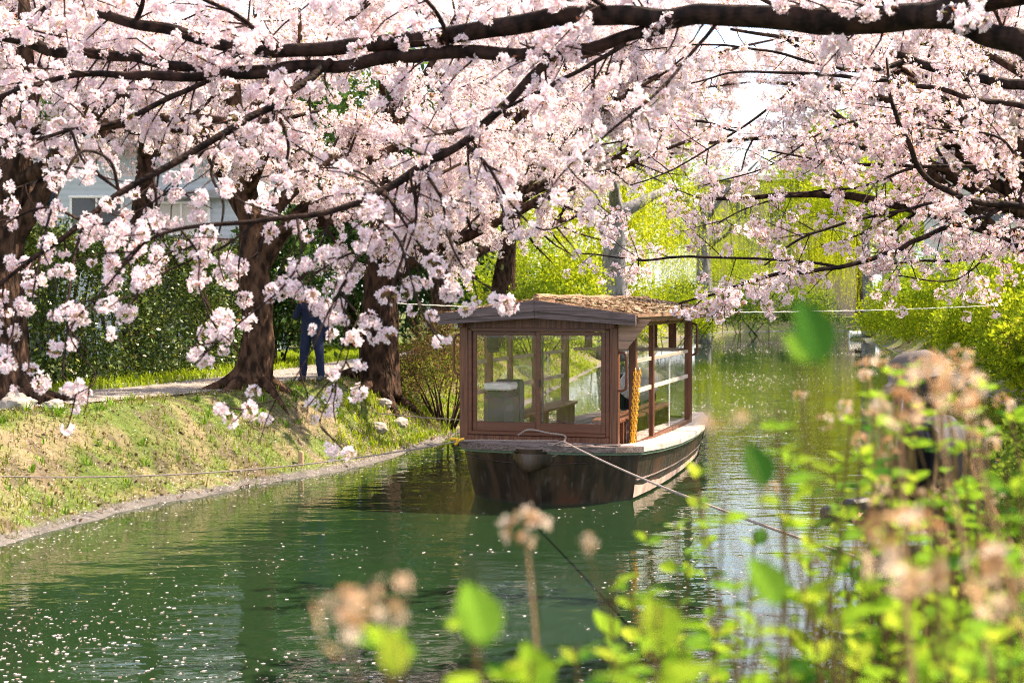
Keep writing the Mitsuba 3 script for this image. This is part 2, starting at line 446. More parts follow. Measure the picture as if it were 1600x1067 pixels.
tv_, tf_, tc_, m_ = [], [], [], 0
for i in range(len(x)):
    n = int(rng.integers(8, 20))
    r_, a_ = rng.random(n) * 0.07, rng.uniform(0, 2 * np.pi, n)
    h_ = rng.uniform(0.07, 0.17, n)
    b_ = np.stack([x[i] + r_ * np.cos(a_), y[i] + r_ * np.sin(a_), np.full(n, float(ground_z(x[i], y[i], d[i])) - 0.01)], 1)
    out = np.stack([np.cos(a_), np.sin(a_), 0 * a_], 1) * (h_ * rng.uniform(0.3, 0.9, n))[:, None]
    sd = np.stack([-np.sin(a_), np.cos(a_), 0 * a_], 1) * 0.006
    up_ = np.array([0, 0, 1.0])
    md = b_ + out * 0.4 + up_ * (h_ * 0.7)[:, None]
    tp_ = b_ + out + up_ * (h_ * 0.85)[:, None]
    tv_.append(np.stack([b_ - sd, b_ + sd, md - sd, md + sd, tp_], 1).reshape(-1, 3))
    o = np.arange(n)[:, None] * 5 + m_
    tf_.append(np.vstack([o + (0, 1, 3), o + (0, 3, 2), o + (2, 3, 4)]))
    tc_.append(np.repeat(np.array([(0.10, 0.19, 0.015)]) * rng.uniform(0.7, 2.2, (n, 1)), 5, 0))
    m_ += n * 5
key = put('grass_tufts', (np.vstack(tv_), np.vstack(tf_)), 'dull_leaf', smooth=False, kind='stuff', label='scattered taller tufts of green grass on the slope', color=np.vstack(tc_))
labels[key]['category'] = 'grass'

# petals afloat and fallen
def petals(x, y, z, tiltness, smin, smax):
    n = len(x)
    s, a = smin + (smax - smin) * rng.random(n) ** 2.2, rng.uniform(0, 2 * np.pi, n)
    ax = np.stack([np.cos(a), np.sin(a), rng.normal(0, tiltness, n)], 1) * s[:, None]
    ay = np.stack([-np.sin(a), np.cos(a), rng.normal(0, tiltness, n)], 1) * (s * 0.75)[:, None]
    c = np.stack([x, y, z], 1)
    lift = np.stack([0 * x, 0 * x, s * 0.35 * min(1, tiltness * 4)], 1)
    v = np.stack([c - ax, c - ay + lift, c + ax, c + ay + lift], 1).reshape(-1, 3)
    o = np.arange(n)[:, None] * 4
    return v, np.vstack([o + (0, 1, 3), o + (1, 2, 3)]), np.repeat(np.where(rng.random((n, 1)) < 0.12, [0.62, 0.47, 0.42], [0.88, 0.78, 0.82]) * rng.uniform(0.75, 1.06, (n, 1)), 4, 0)


N = 90000
yy = 1 / rng.uniform(1 / 130, 1 / 9.5, N)
xx = rng.uniform(-0.42, 0.42, N) * yy
dd = shore(xx, yy)
dens = meshkit.fbm(np.stack([xx * 0.30 + yy * 0.10, yy * 0.45 - xx * 0.2, np.zeros(N)], -1), 4, 8)
sel = (dd < -0.02) & (rng.random(N) < np.where(yy > 24, 0.85, 0.07) * (0.10 + 8.0 * np.clip(dens - 0.48, 0, 1)) + 0.5 * np.exp(dd * 3.0))
w = petals(xx[sel], yy[sel], np.full(sel.sum(), 0.004), 0.04, 0.006, 0.026)
N = 40000
yy = 1 / rng.uniform(1 / 115, 1 / 22, N)
xx = rng.uniform(-0.1, 0.3, N) * yy
dd = shore(xx, yy)
sel = (dd < -0.1) & (rng.random(N) < sstep(22, 62, yy) * (0.10 + 2.6 * np.clip(meshkit.fbm(np.stack([xx * 0.25, yy * 0.12, np.zeros(N)], -1), 3, 9) - 0.45, 0, 1)))
w2 = petals(xx[sel], yy[sel], np.full(sel.sum(), 0.012), 0.13, 0.012, 0.045)
w = (*cat([w[:2], w2[:2]]), np.vstack([w[2], w2[2]]))
N = 60000
xx, yy = rng.uniform(-11, 1, N), rng.uniform(13, 36, N)
dd = shore(xx, yy)
sel = (dd > 0.02) & (dd < 5) & (rng.random(N) < np.where(dd < 0.9, 0.9, 0.35))
g = petals(xx[sel], yy[sel], ground_z(xx[sel], yy[sel], dd[sel]) + 0.035, 0.3, 0.008, 0.017)
key = put('floating_petals', w[:2], 'petal', smooth=False, kind='stuff', label='pale cherry petals floating on the river', color=w[2])
labels[key]['category'] = 'petals'
key = put('fallen_petals', g[:2], 'petal', smooth=False, kind='stuff', label='pale cherry petals fallen on the bank and path', color=g[2])
labels[key]['category'] = 'petals'


# ------------------------------------------------------------------ the wooden river boat
TH, BO = math.radians(16.0), np.array([0.34, 19.5, 0.0])
U, V = np.array([math.cos(TH), -math.sin(TH), 0.0]), np.array([math.sin(TH), math.cos(TH), 0.0])


def bl(p):
    """Boat coordinates (right, astern, up) to the world."""
    p = np.asarray(p, float)
    return BO + p[..., :1] * U + p[..., 1:2] * V + p[..., 2:] * np.array([0, 0, 1.0])


def bm(m):
    v, f = cat(m) if isinstance(m, list) else m
    return bl(v), f


BOAT = thing('river_boat', 'brown wooden pleasure boat with glazed cabin and bark roof moored mid river', 'boat')


def bput(name, m, mat, parent=None, **kw):
    if name in ('fascia_board', 'fascia_trim', 'roof_board', 'thatch', 'bark_flakes', 'ridge_cap'):
        m = (np.asarray(m[0]) + (0.04, 0, 0), m[1])
    return put(name, bm(m), mat, parent or BOAT, **kw)


half = [(0.0, -0.74, 0.80), (0.14, -0.72, 0.80), (0.5, -0.52, 0.78), (0.95, -0.16, 0.75), (1.22, 0.30, 0.72), (1.30, 1.3, 0.67), (1.33, 2.6, 0.62), (1.31, 4.0, 0.59), (1.23, 5.6, 0.58), (1.10, 6.9, 0.59), (0.85, 7.9, 0.62)]
C0 = 0.10


def ring(scale, back, z, drop=0.0):
    r = [(u * scale, v + back * max(0, 1 - (v + 0.74) / 1.6), z if z is not None else h + drop) for u, v, h in half]
    return np.array([(C0 - u, v, h) for u, v, h in r[:0:-1]] + [(C0 + u, v, h) for u, v, h in r])


def loft(rings, close=True):
    n = len(rings[0])
    v = np.vstack(rings)
    f = []
    for k in range(len(rings) - 1):
        for i in range(n if close else n - 1):
            a, b = k * n + i, k * n + (i + 1) % n
            f += [(a, b, b + n), (a, b + n, a + n)]
    return v, np.array(f)


def cover(r):
    n = len(r)
    v = np.vstack([r, [r.mean(0)]])
    return v, np.array([(i, (i + 1) % n, n) for i in range(n)])


up_r, mid_r, low_r, keel_r = ring(1.0, 0, None, -0.07), ring(0.965, 0.07, None, -0.33), ring(0.90, 0.22, 0.03), ring(0.82, 0.3, -0.35)
bput('hull', cat([loft([keel_r, low_r, mid_r, up_r]), cover(keel_r)]), 'hull', smooth=22, label='dark brown weathered hull with streaked raked bow')
i0 = [i for i, q in enumerate(mid_r) if q[0] > C0 and q[1] > 0.25]
lo = np.array([low_r[i] * 0.995 + (0.012, 0, 0.0) for i in i0]) + (0.01, 0, 0.0)
hi = np.array([mid_r[i] * 0.35 + low_r[i] * 0.65 for i in i0]) + (0.02, 0, 0.11)
bput('lower_strake', loft([lo, hi, hi - (0.05, 0, -0.004)], False), 'hull_low', smooth=30, label='sun bleached pale lower planking on the right side of the hull')
bput('rubbing_strip', tube(hi + (0.012, 0, 0.0), 0.016, 6), 'deck_wood')


def rail(r, w, h, lift, out):
    """A rectangular rail swept along the hull's outline."""
    c = r.mean(0)
    n = len(r)
    t = np.gradient(r[:, :2], axis=0)
    t /= np.linalg.norm(t, axis=1, keepdims=True)
    nn = np.stack([-t[:, 1], t[:, 0]], 1)
    nn *= np.sign(((r[:, :2] - c[:2]) * nn).sum(1).mean())
    o, i = r.copy(), r.copy()
    o[:, :2] += nn * out
    i[:, :2] += nn * (out - w)
    z = np.array([0, 0, 1.0])
    return cat([loft([i + z * lift, o + z * lift, o + z * (lift + h), i + z * (lift + h), i + z * lift], False)])


fine = np.array([(C0 - u, v, h) for u, v, h in half[:0:-1]] + [(C0 + u, v, h) for u, v, h in half])
split = len(half) + 3
bput('bow_rail', rail(fine[6:split + 1], 0.26, 0.075, -0.07, 0.07), 'deck_wood', smooth=20, label='weathered dark capping board around the bow')
bput('gunwale', rail(fine[split:], 0.40, 0.07, -0.065, 0.055), 'gunwale', smooth=20, label='sun bleached gunwale board along the right side')
bput('gunwale', rail(fine[:7], 0.34, 0.07, -0.065, 0.085), 'deck_wood', smooth=20)
bput('green_stripe', rail(fine[1:-1], 0.05, 0.03, -0.105, 0.035), 'green_paint', smooth=20, label='thin dull green strip under the capping board')
deck = fine.copy(); deck[:, 2] = np.minimum(deck[:, 2], 0.66) - 0.10
bput('deck', cover(deck), 'deck_wood', smooth=20)
for k in range(7):
    u = -0.93 + k * 0.31
    vf = -0.70 + 0.60 * (abs(u) / 1.0) ** 1.25
    bput('deck_plank', rbox((u + C0 * 0.4, (vf + 0.06) / 2, 0.762 + 0.004 * (k % 2)), (0.295, max(0.1, 0.06 - vf), 0.03), 0.006), 'deck_wood')

# stem: a worn spout shaped post in the middle of the bow
ang = np.linspace(-1.0, 1.0, 9)
sec = []
for z, w_, outv in ((0.76, 0.30, 0.16), (0.66, 0.27, 0.17), (0.56, 0.215, 0.155), (0.47, 0.13, 0.12), (0.36, 0.125, 0.10), (0.2, 0.12, 0.09), (0.0, 0.125, 0.07), (-0.2, 0.10, 0.05)):
    vb = -0.74 + 0.235 * max(0.0, (0.75 - z) / 0.75) * 0.95
    sec.append(np.array([(C0 - 0.0 + w_ * a, vb + 0.30 * abs(a) ** 1.6 * w_ * 1.6 - outv * (1 - a * a) ** 0.5 + 0.02, z) for a in ang]))
bput('stem_post', cat([loft(sec, False), cover(sec[0])]), 'hull', smooth=40, label='rounded dark stem post with a lipped top at the bow')
sec2 = [np.array([(C0 + w_ * a, -0.70 + 0.35 * abs(a) ** 1.6 * w_ - o_ * (1 - a * a) ** 0.5, z) for a in ang]) for z, w_, o_ in ((0.70, 0.31, 0.17), (0.60, 0.285, 0.185), (0.52, 0.21, 0.185), (0.475, 0.10, 0.165), (0.455, 0.02, 0.12))]
bput('stem_lip', loft(sec2, False), 'hull', smooth=40)

# cabin frame
HW, ZE = 1.03, 2.40


def zdeck(v):
    return 0.76 if v < 0.4 else 0.53


for s, vs in ((1, (0.0, 1.22, 2.62, 6.0)), (-1, (0.0, 1.1, 2.2, 3.6, 5.6))):
    for k, v in enumerate(vs):
        w_ = 0.115 if k in (0, len(vs) - 1) else (0.10 if k == 1 else 0.075)
        bput('post', rbox((s * HW, v + 0.06, (zdeck(v) + ZE) / 2), (w_, w_ + 0.02, ZE - zdeck(v)), 0.008), 'cabin_wood')
for s, v1 in ((1, 6.0), (-1, 5.6)):
    bput('eave_beam', rbox((s * HW, 3.0, 2.35), (0.07, 6.3, 0.12), 0.006), 'cabin_wood')
    bput('sill_beam', rbox((s * (HW + 0.0), 3.9, 0.60), (0.09, 4.6, 0.10), 0.006), 'cabin_wood')
sides = {1: [(1.29, 2.57), (2.67, 5.93)], -1: [(0.13, 1.04), (1.16, 2.14), (2.26, 3.54), (3.66, 5.53)]}
for s, bays in sides.items():
    for (a, b) in bays:
        panel = put('side_window', bm(rbox((s * HW, (a + b) / 2, 1.80), (0.035, b - a, 0.055), 0.004)), 'rail_wood', BOAT)
        bput('middle_rail', rbox((s * HW, (a + b) / 2, 1.38), (0.035, b - a, 0.06), 0.004), 'gunwale' if s > 0 else 'rail_wood', panel)
        bput('lower_pane', cat([(np.array([(s * HW, a, 0.66), (s * HW, b, 0.66), (s * HW, b, 1.35), (s * HW, a, 1.35)]), np.array([(0, 1, 2), (0, 2, 3)]))]), 'pane', panel, smooth=False)
        bput('upper_pane', (np.array([(s * HW, a, 1.41), (s * HW, b, 1.41), (s * HW, b, 1.77), (s * HW, a, 1.77)]), np.array([(0, 1, 2), (0, 2, 3)])), 'pane', panel, smooth=False)
        if b - a > 1.3:
            bput('glazing_bar', rbox((s * HW, (a + b) / 2 - 0.1, 1.215), (0.02, 0.018, 1.11), 0.003), 'white_plastic', panel)
# front wall: header, sill and two sliding windows
zs, zt = 0.86, 2.26
bput('front_header', rbox((0, 0.05, 2.355), (1.94, 0.10, 0.17), 0.006), 'cabin_wood')
bput('front_sill', rbox((0, 0.05, 0.805), (1.94, 0.11, 0.095), 0.006), 'cabin_wood')
pedi = [(-1.08, 2.445), (1.08, 2.445), (1.08, 2.455), (0, 2.63), (-1.08, 2.455)]
pv_ = np.array([(u, w_, z) for w_ in (0.02, 0.08) for u, z in pedi])
pf_ = np.array([(0, 1, 2), (0, 2, 3), (0, 3, 4), (5, 7, 6), (5, 8, 7), (5, 9, 8)] + [(i, (i + 1) % 5 + 5, (i + 1) % 5) for i in range(5)] + [(i, i + 5, (i + 1) % 5 + 5) for i in range(5)])
bput('gable_panel', (pv_, pf_), 'cabin_wood', smooth=False)
for s in (-1, 1):
    bput('window_jamb', rbox((s * 0.945, 0.045, (zs + zt) / 2), (0.05, 0.09, zt - zs), 0.005), 'frame_brown')
bput('window_track', rbox((0, 0.04, zt + 0.002), (1.84, 0.10, 0.045), 0.005), 'frame_brown')
bput('window_track', rbox((0, 0.035, zs + 0.02), (1.84, 0.12, 0.045), 0.005), 'frame_brown')
for a, b, dv, lab in ((-0.918, 0.02, 0.055, 'left sliding front window'), (-0.02, 0.918, 0.015, 'right sliding front window')):
    w_ = put('front_window', bm([rbox(((a + b) / 2, dv, zs + 0.105), (b - a - 0.116, 0.032, 0.12), 0.004), rbox(((a + b) / 2, dv, zt - 0.048), (b - a - 0.116, 0.032, 0.05), 0.004),
                                 rbox((a + 0.029, dv, (zs + zt) / 2 + 0.01), (0.058, 0.034, zt - zs - 0.068), 0.004), rbox((b - 0.029, dv, (zs + zt) / 2 + 0.01), (0.058, 0.034, zt - zs - 0.068), 0.004)]), 'frame_brown', BOAT, label=lab)
    bput('glass', (np.array([(a + 0.06, dv, zs + 0.17), (b - 0.06, dv, zs + 0.17), (b - 0.06, dv, zt - 0.075), (a + 0.06, dv, zt - 0.075)]), np.array([(0, 1, 2), (0, 2, 3)])), 'pane', w_, smooth=False)
bput('window_latch', rbox((0.03, -0.012, 1.55), (0.022, 0.016, 0.10), 0.003), 'black_rubber')
bput('black_strip', rbox((0.055, 0.04, 1.58), (0.03, 0.02, 1.2), 0.003), 'black_rubber')
br = np.array([(u, w_, z) for w_ in (-0.02, 0.03) for u, z in ((1.095, 2.40), (1.52, 2.40), (1.20, 2.02), (1.095, 2.02))])
bput('eave_bracket', (br, np.array([(0, 2, 1), (0, 3, 2), (4, 5, 6), (4, 6, 7), (0, 1, 5), (0, 5, 4), (1, 2, 6), (1, 6, 5), (2, 3, 7), (2, 7, 6), (3, 0, 4), (3, 4, 7)])), 'bracket', smooth=False, label='pale wooden gusset under the right eave')
bput('bracket_groove', rbox((1.205, -0.022, 2.13), (0.21, 0.008, 0.012), 0.002), 'deck_wood')


def handle(p, r):
    return tube(spline(np.array(p), 5), r, 7)


bput('grab_handle', handle([(1.06, 0.02, 1.97), (1.16, -0.01, 1.97), (1.20, -0.02, 1.90), (1.20, -0.02, 1.55), (1.16, -0.01, 1.48), (1.06, 0.02, 1.48)], 0.018), 'frame_brown')
bput('grab_handle', handle([(-1.06, 0.02, 2.20), (-1.13, 0.0, 2.18), (-1.165, 0, 2.10), (-1.165, 0, 1.75), (-1.13, 0, 1.67), (-1.06, 0.02, 1.65)], 0.016), 'frame_brown')
bput('grab_handle', handle([(1.06, 6.1, 2.27), (1.14, 6.1, 2.25), (1.17, 6.1, 2.18), (1.17, 6.1, 1.82), (1.14, 6.1, 1.75), (1.06, 6.1, 1.72)], 0.02), 'frame_brown')
# roof
R0, R1, ER, RZ, EZ = -0.28, 7.6, 1.31, 2.635, 2.435
for s in (-1, 1):
    fa = np.array([(s * u, w_, z) for w_ in (R0 - 0.035, R0 + 0.02) for u, z in ((0.0025, RZ - 0.215), (ER + 0.03, EZ - 0.105), (ER + 0.03, EZ + 0.03), (0.0025, RZ + 0.012))])
    ff = np.array([(0, 1, 2), (0, 2, 3), (4, 6, 5), (4, 7, 6), (0, 5, 1), (0, 4, 5), (1, 6, 2), (1, 5, 6), (2, 7, 3), (2, 6, 7), (3, 4, 0), (3, 7, 4)])
    bput('fascia_board', (fa, ff if s > 0 else ff[:, ::-1]), 'fascia', smooth=False, label='weathered grey brown fascia board of the ' + ('right' if s > 0 else 'left') + ' roof slope')
    fb = np.array([(s * u, w_, z) for w_ in (R0 - 0.055, R0 - 0.036) for u, z in ((0.003, RZ - 0.125), (ER + 0.03, EZ - 0.050), (ER + 0.03, EZ + 0.034), (0.003, RZ + 0.018))])
    bput('fascia_trim', (fb, ff if s > 0 else ff[:, ::-1]), 'fascia', smooth=False)
    ro = np.array([(s * u, v, z) for u, z in ((0.0, RZ), (ER, EZ), (ER, EZ - 0.07), (0.0, RZ - 0.09)) for v in (R0 + 0.022, R1)])
    rf = np.array([(0, 2, 3), (0, 3, 1), (2, 4, 5), (2, 5, 3), (4, 6, 7), (4, 7, 5), (0, 6, 4), (0, 4, 2), (1, 3, 5), (1, 5, 7)])
    bput('roof_board', (ro, rf if s < 0 else rf[:, ::-1]), 'cabin_wood', smooth=False)
    # bark thatch: a rough layer and loose flakes on it
    a_, b_ = np.linspace(0, 1, 15), np.linspace(0, 1, 70)
    A_, B_ = np.meshgrid(a_, b_, indexing='ij')
    q = np.stack([A_ * 9, B_ * 60, np.full_like(A_, 3 + s)], -1)
    edge = 0.03 * (meshkit.fbm(np.stack([B_ * 70, A_ * 0, A_ * 0 + s], -1), 3, 2) - 0.3) * (A_ > 0.97)
    top = np.stack([s * ((ER + 0.04) * A_ + edge), R0 + 0.03 + (R1 + 0.07 - R0) * B_ - 0.02 * (B_ > 0.99), RZ - (RZ - EZ) * (ER + 0.04) / ER * A_ + 0.022 + 0.05 * meshkit.fbm(q, 4, 6) * np.minimum(1, 4 * B_ + 0.2)], -1)
    m_ = A_.size
    low = top.copy(); low[..., 2] = RZ - (RZ - EZ) * (ER + 0.04) / ER * A_ + 0.004
    tv = np.vstack([top.reshape(-1, 3), low.reshape(-1, 3)])
    k = (np.arange(14)[:, None] * 70 + np.arange(69)[None]).ravel()
    tf = np.vstack([np.stack([k, k + 70, k + 71], 1), np.stack([k, k + 71, k + 1], 1)])
    rim = [i * 70 + 69 for i in range(15)][::-1] + [14 * 70 + j for j in range(70)][::-1] + [i * 70 for i in range(15)][::-1]
    rimf = [(rim[i], rim[i + 1], rim[i + 1] + m_) for i in range(len(rim) - 1)] + [(rim[i], rim[i + 1] + m_, rim[i] + m_) for i in range(len(rim) - 1)]
    th = bput('thatch', (tv, np.vstack([tf, rimf])), 'thatch', smooth=40, label='shaggy reddish brown bark covering on the ' + ('right' if s > 0 else 'left') + ' roof slope')
    n = 9000 if s > 0 else 1500
    aa, bb = rng.random(n) ** 0.8, rng.random(n)
    c = np.stack([s * (ER + 0.05) * aa, R0 + 0.03 + (R1 + 0.06 - R0) * bb, RZ - (RZ - EZ) * (ER + 0.05) / ER * aa + 0.055 + 0.015 * rng.random(n)], 1)
    L_, ph = rng.uniform(0.015, 0.055, n), rng.normal(0, 0.8, n)
    d1 = np.stack([s * np.cos(ph), np.sin(ph), -0.15 + 0.14 * rng.normal(size=n)], 1) * L_[:, None]
    d2 = np.stack([-np.sin(ph), np.cos(ph), 0.5 * rng.normal(size=n)], 1) * (L_ * 0.28)[:, None]
    v = np.stack([c - d1 - d2, c + d1 - d2 * 0.6, c + d1 + d2 * 0.6, c - d1 + d2], 1).reshape(-1, 3)
    o = np.arange(n)[:, None] * 4
    pal = np.array([(0.32, 0.18, 0.10), (0.40, 0.27, 0.17), (0.15, 0.08, 0.045), (0.52, 0.38, 0.28), (0.22, 0.19, 0.08)])
    bput('bark_flakes', (v, np.vstack([o + (0, 1, 2), o + (0, 2, 3)])), 'thatch_flake', th, smooth=False, kind='stuff', color=np.repeat(pal[rng.integers(0, 5, n)] * rng.uniform(0.45, 0.95, (n, 1)), 4, 0))
bput('ridge_cap', tube(np.stack([np.zeros(14), np.linspace(R0 + 0.04, R1, 14), RZ + 0.055 + 0.012 * np.sin(np.arange(14) * 2.1)], 1), 0.045, 8), 'thatch')
bput('rear_beam', rbox((0, 6.1, 2.35), (1.98, 0.09, 0.14), 0.006), 'cabin_wood')
for u in (-0.72, -0.35, 0.42, 0.75):
    bput('rear_slat', rbox((u, 6.1, 2.07), (0.13, 0.05, 0.44), 0.005), 'cabin_wood')
bput('rear_rail', rbox((0, 6.1, 1.82), (1.96, 0.05, 0.06), 0.005), 'rail_wood')
for s in (-1, 1):
    b_ = put('bench', bm(rbox((s * 0.78, 3.0, 0.98), (0.36, 3.6, 0.05), 0.01)), 'cabin_wood', BOAT)
    for v in (1.3, 3.0, 4.7):
        bput('bench_leg', rbox((s * 0.78, v, 0.75), (0.30, 0.05, 0.42), 0.005), 'cabin_wood', b_)
bput('side_table', [rbox((0.80, 0.75, 1.02), (0.38, 0.45, 0.05), 0.01), rbox((0.66, 0.6, 0.78), (0.05, 0.05, 0.44), 0.005), rbox((0.95, 0.6, 0.78), (0.05, 0.05, 0.44), 0.005), rbox((0.95, 0.92, 0.78), (0.05, 0.05, 0.44), 0.005)], 'cabin_wood')
bput('flower_pot_dish', [tube([(0.42, 2.0, 0.56), (0.42, 2.0, 0.72)], [0.16, 0.12], 12)], 'dark_green_plastic')

# things aboard
single('hanging_speaker', bm([rbox((-0.83, 0.75, 2.12), (0.17, 0.15, 0.27), 0.02), rbox((-0.83, 0.75, 1.965), (0.13, 0.12, 0.06), 0.02), rbox((-0.83, 0.75, 2.29), (0.05, 0.05, 0.10), 0.005)]), 'black_rubber', 'small black loudspeaker hanging inside the cabin behind the left front window', 'loudspeaker')
links = []
for k in range(24):
    a = np.linspace(0, 2 * np.pi, 9)[:-1]
    ez = np.stack([0.026 * np.cos(a), 0 * a, 0.042 * np.sin(a)], 1) if k % 2 else np.stack([0 * a, 0.026 * np.cos(a), 0.042 * np.sin(a)], 1)
    for off in (0.0, 0.055):
        links.append(tube(np.vstack([ez, ez[:1]]) + (1.10 + off * (1 - k / 40) - 0.0025 * k, 1.10 + off * 0.4, 1.68 - 0.046 * k), 0.006, 5, False))
single('plastic_chain', bm(links), 'yellow_plastic', 'yellow plastic chain hanging beside the open doorway of the boat', 'chain')


def blob(c, r, n=2, seed=1, amp=0.0):
    m = trimesh.creation.icosphere(n)
    v = np.asarray(m.vertices)
    if amp:
        v = v * (1 + amp * (meshkit.fbm(v * 1.6 + seed * 7.3, 3, seed)[:, None] - 0.5))
    return v * np.asarray(r, float) + np.asarray(c, float), np.asarray(m.faces)


def lathe(prof, sides=20):
    a = np.arange(sides) * 2 * np.pi / sides
    v = np.array([(r * np.cos(t), r * np.sin(t), z) for r, z in prof for t in a])
    f = []
    for k in range(len(prof) - 1):
        for i in range(sides):
            p, q = k * sides + i, k * sides + (i + 1) % sides
            f += [(p, q, q + sides), (p, q + sides, p + sides)]
    return v, np.array(f)


om = thing('outboard_motor', 'outboard motor with white cowling and black mid section seen through the doorway', 'motor')
MC = np.array([0.02, 6.75, 1.02])
tilt = np.array([[1, 0, 0], [0, math.cos(0.5), -math.sin(0.5)], [0, math.sin(0.5), math.cos(0.5)]])


def mot(m):
    v, f = m
    return bl(v @ tilt.T + MC), f


put('cowling', mot(blob((0.04, 0, 0.20), (0.36, 0.40, 0.27), 3, 2, 0.22)), 'white_plastic', om, smooth=True, label='white rounded cowling')
put('apron', mot(blob((0.0, 0.0, -0.06), (0.33, 0.34, 0.24), 3, 3, 0.2)), 'black_rubber', om, smooth=True)
put('side_cover', mot(blob((-0.26, 0.02, 0.02), (0.16, 0.30, 0.36), 3, 4, 0.15)), 'dark_green_plastic', om, smooth=True, label='dark green side cover')
put('shaft', mot(cat([rbox((0, 0.04, -0.55), (0.16, 0.22, 0.75), 0.04), rbox((0, -0.2, -0.25), (0.28, 0.22, 0.10), 0.03)])), 'black_rubber', om)
cs = thing('covered_seat', 'grey plastic covered seat inside the cabin behind the left front window', 'seat')
put('cover', bm(cat([rbox((-0.75, 0.85, 1.02), (0.42, 0.5, 0.78), 0.10), rbox((-0.70, 1.10, 1.12), (0.4, 0.14, 0.85), 0.06)])), 'grey_plastic', cs)
put('cushion', bm(rbox((-0.75, 0.82, 1.46), (0.38, 0.42, 0.10), 0.045)), 'white_plastic', cs, label='white cushion on top')
coil = []
for k in range(3):
    a = np.linspace(0, 2 * np.pi, 15)
    coil.append(tube(np.stack([0.30 + (0.18 - 0.02 * k) * np.cos(a), 0.9 + (0.16 - 0.02 * k) * np.sin(a), 0.80 + 0.03 * k + 0 * a], 1), 0.014, 5, False))
single('coiled_rope', bm(coil), 'rope', 'small coil of rope lying inside the cabin behind the right front window', 'rope')

# mooring ropes


def sag(p, q, s, n=26):
    t = np.linspace(0, 1, n)[:, None]
    return np.asarray(p) * (1 - t) + np.asarray(q) * t - np.array([0, 0, 1.0]) * (4 * s * t * (1 - t))


bow = bl(np.array([0.05, -0.80, 0.835]))
e1 = at(0, 744, 17.4)
start = bl(np.array([-0.95, -0.30, 0.80]))
stake_far = np.array([-9.5, 16.6, float(ground_z(-9.5, 16.6)) + 0.5])
rp = np.vstack([spline([bl(np.array([0.42, -0.52, 0.85])), bl(np.array([0.2, -0.70, 0.86])), bl(np.array([-0.1, -0.78, 0.86])), bl(np.array([-0.5, -0.58, 0.84])), start], 5), sag(start, e1, 0.16)[1:], sag(e1, stake_far, 0.02, 8)[1:]])
single('mooring_rope', tube(rp, 0.010, 6), 'rope', 'thin rope running from the bow low over the left bank', 'rope')
single('rope_tie', tube(spline([start + (0.02, 0, 0.02), start + (-0.05, -0.02, 0.0), start + (-0.09, -0.02, -0.05), start + (-0.07, -0.03, 0.02), start + (-0.16, -0.02, 0.02)], 4), 0.02, 6), 'yellow_plastic', 'yellow tie knotted round the rope at the left of the bow', 'tie')
knot = bl(np.array([0.42, -0.60, 0.80]))
loop = spline([knot + (-0.5, 0.1, 0.12), knot + (-0.36, 0, 0.20), knot + (-0.1, 0.05, 0.15), knot + (0.1, 0, 0.12), knot + (0.05, 0, 0.02), knot + (-0.12, -0.02, 0.02), knot + (0.0, -0.02, -0.03), knot + (0.10, -0.02, 0.06),
               knot + (0.02, -0.02, -0.10), knot + (-0.10, -0.03, -0.14), knot + (-0.16, -0.03, -0.07), knot + (-0.06, -0.03, 0.0), knot + (0.06, -0.03, 0.05), knot + (0.12, -0.03, 0.03)], 6)
e2 = np.array([2.55, 5.8, 1.25])
single('mooring_rope', tube(np.vstack([loop, sag(loop[-1], e2, 0.10, 40)[1:]]), 0.011, 6), 'rope', 'looped and knotted rope running from bow to right bank', 'rope')
e3, e4 = np.array([-2.85, 27.2, 0.62]), bl(np.array([-1.30, 5.0, 0.62]))
single('mooring_rope', tube(sag(e3, e4, 0.05), 0.011, 6), 'rope', 'thin rope stretched from the grey stake to the left side of the boat', 'rope')
single('mooring_stake', tube([(-2.9, 27.2, 0.1), (-2.85, 27.2, 0.72), (-2.84, 27.2, 1.05)], [0.05, 0.05, 0.045], 9), 'steel', 'grey metal stake on the grassy slope holding a rope', 'stake')
p = at(470, 722, 22.6)
single('wooden_stake', tube([p - (0, 0, 0.3), p + (0.0, 0, 0.14), p + (0.005, 0, 0.17)], [0.045, 0.045, 0.03], 8), 'pale_wood', 'short brown wooden stake standing near the waterline', 'stake')
q = np.array([[0.013 * math.cos(k * 1.6), 0.02 * math.sin(k * 1.6) * 0, 0.016 * math.sin(k * 1.6)] for k in range(160)])
ra, rc = np.array([-2.6, 33, 2.6]), np.array([12.6, 36.5, 2.58])
strand = sag(ra, rc, 0.2, 160)
single('white_rope', tube(strand + q * 0.3, 0.012, 5), 'pale_rope', 'white braided rope stretched across the river behind the roof', 'rope')


# ------------------------------------------------------------------ flowers, leaves and their clumps
rng = np.random.default_rng(21)


def oriented(v, M):
    return v @ M[:3, :3].T + M[:3, 3]


